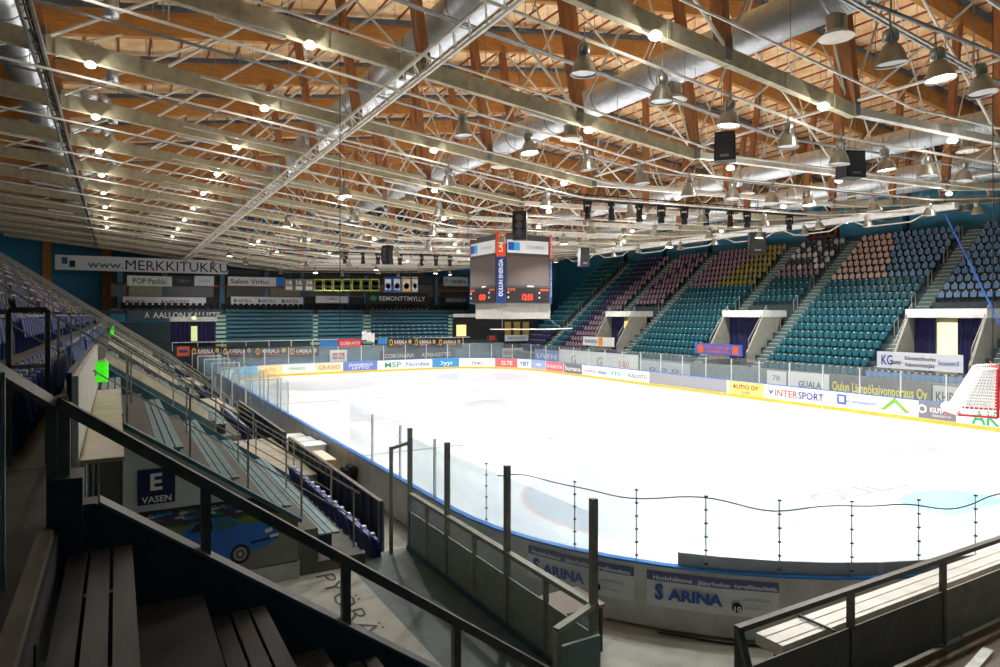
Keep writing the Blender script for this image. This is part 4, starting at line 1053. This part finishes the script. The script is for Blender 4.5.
# near right railing with panels, long bench behind
nr = wthing('walkway_railing', 'grey railing with beige panels along the near end walkway at lower right', 'railing', (5.85, 4.95, 1.3))
MB().box(5.82,4.91,2.47,14.5,4.99,2.53).build('top_rail', M_raildark, nr)
for x in (5.85, 7.86, 10.0, 12.1, 14.3): MB().box(x-.035,4.915,1.3,x+.035,4.985,2.47).build('post', M_raildark, nr)
MB().bar((5.85,4.95,2.5),(5.75,4.55,1.6),.07,.06).build('return_rail', M_raildark, nr)
for x0_, x1_, c_ in ((5.9,7.82,(104,98,88)),(7.9,9.96,(104,98,88)),(10.04,12.06,(150,142,124)),(12.14,14.3,(104,98,88))):
    MB().box(x0_,4.93,1.33,x1_,4.95,2.05).build('panel', mat('beige_panel_%d' % c_[0], c_, .55, var=.15, scale=5), nr)
struct('platform', MB().box(5.3, 2.4, 0, 16, 4.9, 1.3), mat('walkway_brown', (112,100,84), .6, var=.25))
lb = wthing('long_bench', 'long pale metal bench top behind the lower right railing', 'bench', (6.8, 5.1, .9))
MB().box(6.8,5.12,1.86,15,5.5,2.0).build('top', mat('aluminium_pale',(206,204,196),.35,.2), lb)
MB().box(6.8,5.19,2.0,15,5.21,2.008).box(6.8,5.37,2.0,15,5.385,2.008).build('profile', M_white, lb)
for x in (7, 9, 11, 13): MB().box(x,5.2,-.06,x+.08,5.4,1.86).build('leg', M_bluesteel, lb)
cl = MB().box(7.62,4.99,2.012,7.65,5.5,2.035).box(7.62,4.99,1.88,7.65,5.01,2.035).box(7.62,5.49,1.88,7.65,5.51,2.035).build('clamp', M_black); tag(cl, 'black clamp on the long pale bench', 'clamp')
# corner seats at lower right
sr = wthing('arm_railing', 'pale low railing at the lower right corner', 'railing', (5.4, 3.3, 1.3))
MB().bar((5.2,3.2,2.0),(8.2,3.6,2.25),.1,.06).bar((6.6,3.42,1.3),(6.6,3.42,2.1),.06,.06).build('rail', M_galv, sr)
for j in range(3):
    o = bpy.data.objects.new('folding_seat', smesh.get('blue') or seat_mesh('s', [M_seat['blue'], M_num, M_shell])); C.objects.link(o); o.location = (6.3+j*.55, 3.1, 1.3); o.rotation_euler = (0,0,-PI/2)
    tag(o, 'light blue folding seat in the lower right corner', 'seat', 'light blue seats in the lower right corner')

# table with brown top outside the near left corner of the boards
tb = wthing('equipment_table', 'brown topped table with black frame beside the boards', 'table', (6.7, 9.6, 0))
MB().box(5.8,9.25,.74,7.5,10.1,.8).build('top', mat('table_brown',(120,98,86),.5,var=.15), tb)
for x in (5.85, 7.42):
    for y in (9.3, 10.0): MB().box(x,y,-.06,x+.05,y+.05,.74).build('leg', M_black, tb)
MB().box(5.85,9.3,.35,7.47,10.05,.38).build('shelf', M_black, tb)
# cables on the floor outside the boards
pts = [(p[0]-.0, p[1]-.18, -.03+.01*math.sin(i)) for i, p in enumerate(sorted([q for q in dense(.12,.2) if q[1] < 9.5 and q[0] < 24]))]
tag(MB().path(pts, .02, 5).build('floor_cable', M_black), 'dark cable lying at the foot of near end boards', 'cable')
tag(MB().path([(5.6,6.3,1.2),(5.9,5.9,.6),(6.2,5.5,.0)], .03, 6).build('handrail', M_galv), 'short pale handrail descending beside the tall near post', 'railing')
# bench gear between fence and boards
cab = wthing('wooden_cabinet', 'light wooden cabinet beside left boards', 'cabinet', (6.5, 23.3, 0))
MB().box(6.0,22.9,-.06,6.6,24.6,.85).build('body', mat('cabinet_wood',(196,160,112),.5), cab); MB().box(5.97,22.85,.85,6.63,24.65,.89).build('top', mat('cabinet_top',(210,196,176),.4), cab)
MB().box(6.1,22.885,.1,6.5,22.9,.75).build('door', mat('cabinet_wood2',(176,138,92),.5), cab)
bn = wthing('puck_bin', 'black bin heaped with dark gear beside left boards', 'bin', (6.75, 21.9, 0))
MB().lathe([(.001,-.05),(.26,-.05),(.31,.75),(.28,.75),(.24,.1)], 16, (6.75,21.9,0)).build('bin_body', M_black, bn)
mb = MB()
for j in range(40):
    a = random.uniform(0,2*PI); r_ = random.uniform(0,.28); x, y, z = 6.75+r_*math.cos(a), 21.9+r_*math.sin(a), .74+.2*(1-r_/.3)*random.random()
    d = Vector((random.uniform(-1,1),random.uniform(-1,1),random.uniform(0,.8))).normalized(); mb.tube((x,y,z),tuple(Vector((x,y,z))+d*.035),.05,8)
mb.build('gear', mat('puck',(60,62,66),.5), bn, kind='stuff')
for j, (y, c_) in enumerate(((25.2,(206,208,206)),(26.8,(186,194,196)),(28.4,(202,202,198)))):
    o = MB().box(6.1,y,-.05,6.9,y+.9,.95-.1*j).box(6.05,y-.03,.95-.1*j,6.95,y+.93,.99-.1*j).build('white_cabinet', solid(c_)); tag(o, 'white cabinet by the left boards, %s' % ['closest','second','third'][j], 'cabinet', 'white cabinets by the left boards')

# team boxes on the left: benches and glass partitions between fence and boards
for j in range(5):
    y = 34.2+j*4.3
    o = wthing('player_bench', 'blue player bench between dark fence and left boards, %s from the camera' % ORD[j].replace('nearest','first'), 'bench', (6.1, y, 0), 'player benches at the left boards')
    MB().box(5.9,y,.42,6.3,y+3.2,.48).build('seat', mat('bench_blue',(70,92,150),.45), o); MB().box(5.84,y,.47,5.9,y+3.2,1.0).build('backrest', mat('bench_blue',(70,92,150),.45), o)
    for q in (.3, 2.8): MB().box(6.0,y+q,-.06,6.2,y+q+.06,.42).build('leg', M_galv, o)
for j in range(7):
    y = 33.6+j*4.3
    g = wthing('glass_partition', 'clear glass partition across the left team boxes, %s from the camera' % ORD[j].replace('nearest','first'), 'glass partition', (5.3, y, 0), 'glass partitions at the left boards')
    MB().box(5.4,y,.1,7.0,y+.015,2.75).build('pane', M_glass, g); MB().box(5.34,y-.03,-.06,5.4,y+.03,2.8).box(6.98,y-.03,-.06,7.02,y+.03,2.8).box(5.34,y-.02,2.75,7.02,y+.02,2.8).build('frame', M_dotpost, g)
# ------------------------------------------------------------------ hoisted goal at the right
gl = wthing('hockey_goal', 'ice hockey goal with white net hoisted above the right boards', 'goal', (19.2, 8.8, 3.25))
gc = Vector((19.91, 8.54, 3.33)); u = Vector((.912,.411,0)).normalized(); bk = Vector((-.411,.912,0)).normalized(); 
# opening faces +x; base runs back towards the left of the picture
def gp(a, b, z): return gc+u*a*-1+bk*b+Vector((0,0,z))
W2 = .92
M_goalred = mat('goal_red', (205,40,46), .35)
for s in (-W2, W2): MB().tube(gp(s,0,0), gp(s,0,1.22), .035, 8).build('goal_post', M_goalred, gl)
MB().tube(gp(-W2,0,1.22), gp(W2,0,1.22), .035, 8).build('crossbar', M_goalred, gl)
MB().path([gp(-W2,0,0), gp(-W2*.95,.8,0), gp(-W2*.6,1.1,0), gp(0,1.14,0), gp(W2*.6,1.1,0), gp(W2*.95,.8,0), gp(W2,0,0)], .03, 8).build('base_bar', M_goalred, gl)
MB().path([gp(-W2,0,1.22), gp(-W2*.8,.42,1.2), gp(0,.52,1.2), gp(W2*.8,.42,1.2), gp(W2,0,1.22)], .025, 8).build('top_bar', M_board, gl)
prof_b = [gp(-W2,0,.0), gp(-W2*.95,.8,.0), gp(-W2*.6,1.1,.0), gp(0,1.14,.0), gp(W2*.6,1.1,.0), gp(W2*.95,.8,.0), gp(W2,0,.0)]
prof_t = [gp(-W2,0,1.22), gp(-W2*.9,.3,1.2), gp(-W2*.55,.46,1.2), gp(0,.52,1.2), gp(W2*.55,.46,1.2), gp(W2*.9,.3,1.2), gp(W2,0,1.22)]
mb = MB(); NN = 22
def lerp_chain(ch, t):
    t *= len(ch)-1; i = min(int(t), len(ch)-2); return ch[i].lerp(ch[i+1], t-i)
for i in range(NN*2+1):
    t = i/(NN*2); mb.tube(lerp_chain(prof_b,t), lerp_chain(prof_t,t), .012, 4)
for j in range(1, 15):
    s = j/15; mb.path([lerp_chain(prof_b,i/24).lerp(lerp_chain(prof_t,i/24), s) for i in range(25)], .012, 4)
mb.build('net', mat('net_white',(238,238,236),.6), gl, kind='stuff')
MB().path([gp(-W2*.95,.8,.05), gp(-W2*.6,1.12,.1), gp(0,1.17,.1), gp(W2*.6,1.12,.1), gp(W2*.95,.8,.05)], .075, 6).build('pad', M_board, gl)
hk = gc+Vector((0,0,1.22)); wob = bpy.data.objects.get('hanging_wire.002')
MB().tube(gp(-W2*.5,.1,1.2), gp(0,.15,1.36), .01, 5).tube(gp(W2*.5,.1,1.2), gp(0,.15,1.36), .01, 5).build('sling', solid((200,60,40)), gl)

# ------------------------------------------------------------------ far end
# stand
mb = MB(); FY, FZ, FD, FR, FNn = 70.6, 2.5, .85, .42, 9
for k in range(FNn): mb.box(7.5, FY+FD*k, 0, 41, FY+FD*(k+1), FZ+FR*k)
mb.box(-3, 79, 0, 41, YW1, 6.4)
struct('terrace', mb, mat('far_terrace', (48,70,78), .6, var=.15))
fs_sec = [(226,313),(318,363),(371,447)]
for i, (pa_, pb_) in enumerate(fs_sec):
    for k in range(1, FNn):
        yb = FY+FD*k+.3; a, b = onY(pa_, 330, yb).x, onY(pb_, 330, yb).x; z = FZ+FR*k
        o = MB().box(a, yb, z, b, yb+.04, z+.62).box(a, yb-.35, z+.36, b, yb, z+.4).build('row_bench', mat('far_bench_teal',(52,96,112),.45))
        tag(o, 'teal bench row of far end stand, %s block, %s row up' % (['left','middle','right'][i], ORD[k-1].replace('nearest','first')), 'bench', 'teal bench rows of the far end stand')
        if k < 5 and i == 2:
            mbb = MB(); x = a+.3
            while x < b: mbb.box(x, yb-.02, z+.42, x+.12, yb, z+.5); x += .7
            mbb.build('seat_numbers', M_num, o, kind='stuff')
for i, px in enumerate((221, 315, 367, 452)):
    st = wthing('aisle_stairs', 'pale green lit stairs of the far end stand, %s from left' % ORD[i].replace('nearest','first'), 'stairs', (onY(px,330,FY).x, FY, 2.5), 'stairs of the far end stand')
    for k in range(FNn):
        x = onY(px, 330, FY+FD*k).x; MB().box(x-.5, FY+FD*k-.04, FZ+FR*k-.2, x+.5, FY+FD*k+.3, FZ+FR*k+.05).build('step', mat('step_pale',(150,180,166),.5), st)
# entrance in the far stand
fe = wthing('stand_entrance', 'curtained entrance in the far end stand at left', 'entrance', (onY(193,330,70.3).x, 70.3, 2.5))
a, b = onY(171,320,70.2), onY(216,345,70.2)
MB().box(a.x-.1,70.2,a.z-.15,b.x+.1,72,a.z+.3).build('canopy', mat('canopy_white',(224,224,220),.4), fe)
MB().box(a.x,70.5,b.z,b.x,70.6,a.z-.1).build('back', M_dark, fe)
for (q, r_) in ((a.x+.05, a.x+1.7), (b.x-1.6, b.x-.05)):
    MB().sheet([[(q+(r_-q)*j/14, 70.4+.07*math.sin(j*1.9), zz) for j in range(15)] for zz in (b.z, a.z-.1)]).build('curtain', M_navy, fe, smooth=True)
MB().box(a.x+1.75,70.42,b.z+.4,b.x-1.65,70.45,a.z-.6).build('lit_opening', mat('lit_room2',(200,214,150),.5,emit=.5), fe)
MB().box((a.x+b.x)/2-.15,70.15,a.z+.1,(a.x+b.x)/2+.15,70.2,a.z+.3).build('exit_sign', M_exit, fe)
# banner line on the railing of the front of the far stand
YB = 70.0
fr = wthing('stand_railing', 'pale railing along the front of the far end stand', 'railing', (8, YB, 2.5))
a, b = onY(172,343,YB), onY(470,336,YB)
MB().box(a.x, YB, 3.25, b.x, YB+.06, 3.32).build('top_rail', M_white, fr)
x = a.x
while x < b.x: MB().box(x,YB,2.5,x+.06,YB+.06,3.25).build('post', M_white, fr); x += 2.2
struct('wall_far_stand', MB().box(7.5, YB+.1, 0, 41, FY-.06, 2.5), mat('far_front_wall',(96,126,140),.6))
kar = lambda: [('#o',(240,180,70),.12,.5,.72,.14),('#o',(190,50,30),.12,.5,.4,.08),('KARJALA',(238,234,224),.5,.55,.42,.5),('#',(200,60,40),.5,.18,.1,.5),('#o',(190,170,100),.87,.55,.5,.13)]
for i, (pa_, pb_) in enumerate(((190,221),(221.5,253),(253.5,288),(288.5,319),(388,413),(413.5,437),(437.5,462))):
    y0_, y1_ = (346.5, 356) if i < 4 else (338, 346.5)
    sign(pa_, y0_, pb_, y1_, 'Y', YB-.15, DK, kar(), 'black banner with orange round emblem on far stand rail, %s from left' % ORD[i].replace('nearest','first'))
sign(177,346.5,189.5,356,'Y',YB-.052,(222,100,50),[('#',(60,60,150),.5,.5,.3,.7)],'orange banner at left end of the far railing')
sign(320,340.5,338,347,'Y',YB-.052,(40,120,190),[],'blue banner left of the red banner')
sign(338.5,339,361.5,347,'Y',YB-.052,(220,60,64),[('SUOMEN AUTOS',(245,230,230),.5,.5,.4,.86)],'red banner at the far railing')
sign(378,338,388,344,'Y',YB-.052,(60,140,200),[],'small blue banner right of white flag')
fg = MB().sheet([[(onY(362+x*.75,330,YB-.3).x, YB-.3+.12*math.sin(x*.9), 4.2-.95*j/4-.02*x-.06*math.sin(x)) for x in range(18)] for j in range(5)]).build('white_flag', mat('cloth_white',(236,236,236),.8), smooth=True); tag(fg, 'white cloth draped over the far railing', 'cloth')
# signs behind glass at the far end
sign(330,350,347,362,'Y',69.2,(226,224,222),[('#',(190,90,100),.5,.5,.5,.7),('HOTEL',(240,236,236),.5,.5,.25,.6)],'white sign with red emblem behind far glass','sign','wall_sign')
sign(380,350,455,360,'Y',69.2,(70,80,88),[('CORONARIA',(200,206,210),.25,.5,.4,.38),('ATRIA-KEITTIÖ',(200,206,210),.74,.5,.4,.4)],'dark sign with grey letters behind far glass','sign','wall_sign')
sign(502,348,523,357,'Y',69.2,(190,192,190),[('FENNOSTEEL',(110,114,120),.5,.5,.5,.85)],'pale sign right of the scoreboard foot','sign','wall_sign')
sign(505,335,528,341,'Y',69.6,(180,186,192),[('YRITYKSET',(100,110,130),.5,.5,.45,.8)],'small pale sign beneath the scoreboard right side','sign','wall_sign')
sign(487,335,497,342,'Y',69.6,(70,44,54),[('JS',(230,70,60),.5,.5,.5,.6)],'small dark sign with red letters beneath the scoreboard','sign','wall_sign')
# big upper signs
bl_ = onY(105,272,82)
sign(55,258,228,272,'Y',78.7,(206,208,210),[('#',(40,100,120),.05,.62,.45,.03),('#',(30,34,40),.09,.42,.45,.03),('www.',(40,110,130),.27,.45,.5,.2),('MERKKITUKKU',(18,18,20),.69,.48,.72,.62)],'very long white banner with big black lettering high at left','banner',th=.3)
bx = wthing('press_boxes', 'glazed spectator boxes above the far end stand', 'boxes', (5, 79.5, 6.4))
x0_, x1_ = onY(110,300,79.4).x, onY(470,300,79.4).x
MB().box(x0_,79.5,6.4,x1_,79.6,11.0).build('back_wall', mat('box_back',(46,52,56),.7), bx)
zA, zB, zC, zD = onY(200,317,79.2).z, onY(200,300,79.2).z, onY(200,285,79.2).z, onY(200,272,79.2).z
for (za_, zb2, m) in ((zA-.5,zA+.35,M_bluewall),(zB-1.2,zB-.9,M_concd),(zD-1.6,zD-1.4,mat('fascia_rust',(110,66,48),.6))):
    MB().box(x0_,78.9,za_,x1_,79.5,zb2).build('fascia', m, bx)
n = 0
for (pa_, pb_) in ((112,125),(129,162),(168,212),(228,262),(270,300),(304,345),(350,362),(370,400),(405,432),(440,468)):
    a, b = onY(pa_,296,79.2), onY(pb_,286,79.2)
    w_ = MB().box(a.x-.15,79.1,a.z-.1,b.x+.15,79.2,b.z+.15).build('window', mat('frame_rust',(116,70,52),.6), bx)
    MB().box(a.x,79.05,a.z,b.x,79.09,b.z).build('pane', mat('box_pane_%d' % (n % 3), ((60,62,58),(120,116,96),(84,88,92))[n % 3], .2), w_); n += 1
for px in (120, 165, 222, 266, 302, 347, 366, 402, 436, 470):
    a = onY(px, 300, 79.15); MB().box(a.x-.25,79.0,zB-1,a.x+.25,79.3,zD+.2).build('pillar', mat('pillar_blue',(60,100,122),.6), bx)
mb = MB(); x = x0_+1
while x < x1_-1: mb.box(x,78.7,zB-1.0,x+.4,78.9,zB-.35); x += .6
mb.build('box_seat_backs', M_dark, bx, kind='stuff')
for a in [
  (127,276,172,286,(222,228,222),[('POP Pankki',(40,130,90),.5,.5,.6,.75)],'white banner with green lettering on the boxes'),
  (172.5,276,194,286,(50,52,54),[('TOIMISTO',(120,124,124),.5,.5,.3,.6)],'dark banner right of the green lettered one'),
  (194.5,276,214,286,(214,218,222),[('GRAFIA',(170,176,184),.5,.5,.3,.6)],'small white banner with grey letters on the boxes'),
  (228,277,276,286,(220,222,224),[('Salon Virho',(70,70,76),.45,.5,.5,.8)],'white banner with dark lettering at middle boxes'),
  (276.5,277,285,286,(40,120,210),[],'small bright blue panel on the boxes'),
  (123,297,206,305,(206,208,214),[('MUU-ALA',(50,44,90),.14,.4,.4,.22),('PALVELUT',(140,150,190),.32,.4,.3,.14),('RAVINTEET',(90,50,120),.62,.4,.45,.34)],'white banner with purple lettering under box windows'),
  (231,297,303,305,(214,216,218),[('HARTELA',(70,74,80),.17,.5,.4,.2),('HARTELA',(70,74,80),.5,.5,.4,.2),('HARTELA',(70,74,80),.83,.5,.4,.2),('#o',(30,34,36),.05,.5,.5,.025),('#o',(30,34,36),.38,.5,.5,.025),('#o',(30,34,36),.71,.5,.5,.025)],'white banner with three repeated words'),
  (316,296,348,303,(214,216,218),[('LVIKA',(80,80,90),.5,.6,.4,.3)],'short white banner right of the repeated words'),
  (367,293,428,304,(34,40,42),[('REMONTTIMYLLY',(228,232,228),.57,.5,.42,.76),('#o',(60,150,80),.1,.5,.5,.11)],'black banner with white letters and green emblem'),
  (444,277,468,286,(176,184,184),[('KÄRKIMEDIA',(40,60,60),.58,.5,.4,.7),('#',(40,130,90),.1,.6,.5,.06)],'grey banner left of the scoreboard'),
  (444,296,468,304,(60,62,66),[('KUNTOKESKUS',(190,192,196),.5,.5,.4,.8)],'dark banner left of the scoreboard'),
  (127,310,222,320,(66,84,94),[('AALLON KALLISTE',(224,228,228),.62,.5,.6,.72),('Δ' if False else 'A',(224,228,228),.2,.5,.6,.05)],'dark blue banner with large white letters above far left entrance'),
  (230,311,311,319,(78,74,80),[('Suomen Rengas-Heikki Oy',(232,232,232),.5,.5,.55,.78)],'dark banner with white letters above left far benches'),
  (370,308,428,314,(150,120,60),[('KODIN RAUTA JA RAKENNUSTARVIKE',(60,44,20),.5,.5,.45,.9)],'ochre banner above the right far benches')]:
    y_ = 78.74
    sign(a[0],a[1],a[2],a[3],'Y',y_,a[4],a[5],a[6],th=.26)
# hanging honour banners
for i in range(3): sign(284.5+10*i,279,293.5+10*i,291,'Y',74,(120,116,108),[('18,16,34'.split(',')[i],(226,226,220),.5,.7,.35,.6),('#',(214,214,208),.5,.25,.28,.7)],['grey honour banner numbered 18, leftmost of the hanging row','grey honour banner numbered 16, second in the row','grey honour banner numbered 34, third in the row'][i],'banner','hanging_banner')
for i in range(7): sign(314.5+9.4*i,279,323+9.4*i,291,'Y',74,(188,200,70),[('#',(34,36,34),.5,.5,.84,.84),('#o',(228,228,210),.5,.62,.35,.7),('#',(222,222,210),.5,.22,.14,.6)],'yellow bordered hanging honour banner with white oval, %s from left' % ORD[i].replace('nearest','first'),'banner','hanging_banner')
for i, (a, b, c1, c2, nm) in enumerate(((384,392,(60,110,200),(230,220,120),'blue shield shaped'),(393,401,(70,120,205),(220,220,160),'paler blue shield shaped'),(402,411,(240,180,70),(230,90,40),'orange'),(412,418,(200,206,216),(60,80,140),'narrow white'))):
    sign(a,277,b,292,'Y',74,c1,[('#',(236,238,240),.5,.5,.7,.7),('#o',c2,.5,.4,.4,.6)],'%s hanging banner left of the scoreboard' % nm,'banner','hanging_banner')
hb = MB().tube((onY(282,278,74).x,74,onY(350,277.5,74).z+.1),(onY(420,278,74).x,74,onY(350,277.5,74).z+.1),.05,6).build('banner_pipe', M_black); tag(hb, 'dark pipe carrying the row of honour banners', 'pipe')
for px in (290, 350, 410):
    p = onY(px,278,74); MB().tube((p.x,74,p.z),(p.x,74,ztop(p.x)+.9),.015,4).build('hanger', M_galv, hb)
# tunnel and lit window at the far right corner
tn = wthing('corner_tunnel', 'dark player tunnel with warm lit door at far right corner', 'tunnel', (onY(450,330,72).x+1, 72, 2))
a, b = onY(455,318,71.5), onY(535,345,71.5)
MB().box(a.x,71.5,0,b.x,72.2,a.z+.2).build('wall', M_dark, tn); MB().box(a.x-.2,71.2,a.z+.1,b.x,71.6,a.z+.5).build('canopy', mat('canopy_grey',(190,192,190),.5), tn)
c_ = onY(457,325,71.4); d_ = onY(466,336,71.4); MB().box(c_.x,71.4,d_.z,d_.x,71.5,c_.z).build('lit_door', M_warm, tn)
for q in range(3):
    c_ = onY(505+q*9,322,71.4); d_ = onY(511+q*9,338,71.4); MB().box(c_.x,71.4,d_.z,d_.x,71.5,c_.z).build('lit_panel', mat('ochre_panel',(150,130,60),.6), tn)
# brown columns on the far wall
for px in (47, 107, 300, 420):
    a = onY(px, 280, 83.8); o = MB().box(a.x-.4,83.6,0,a.x+.4,83.95,ztop(a.x)+.5).build('wall_column', M_glulam); o['kind'] = 'structure'
for ob in bpy.data.objects:
    if '_w' in ob: del ob['_w']
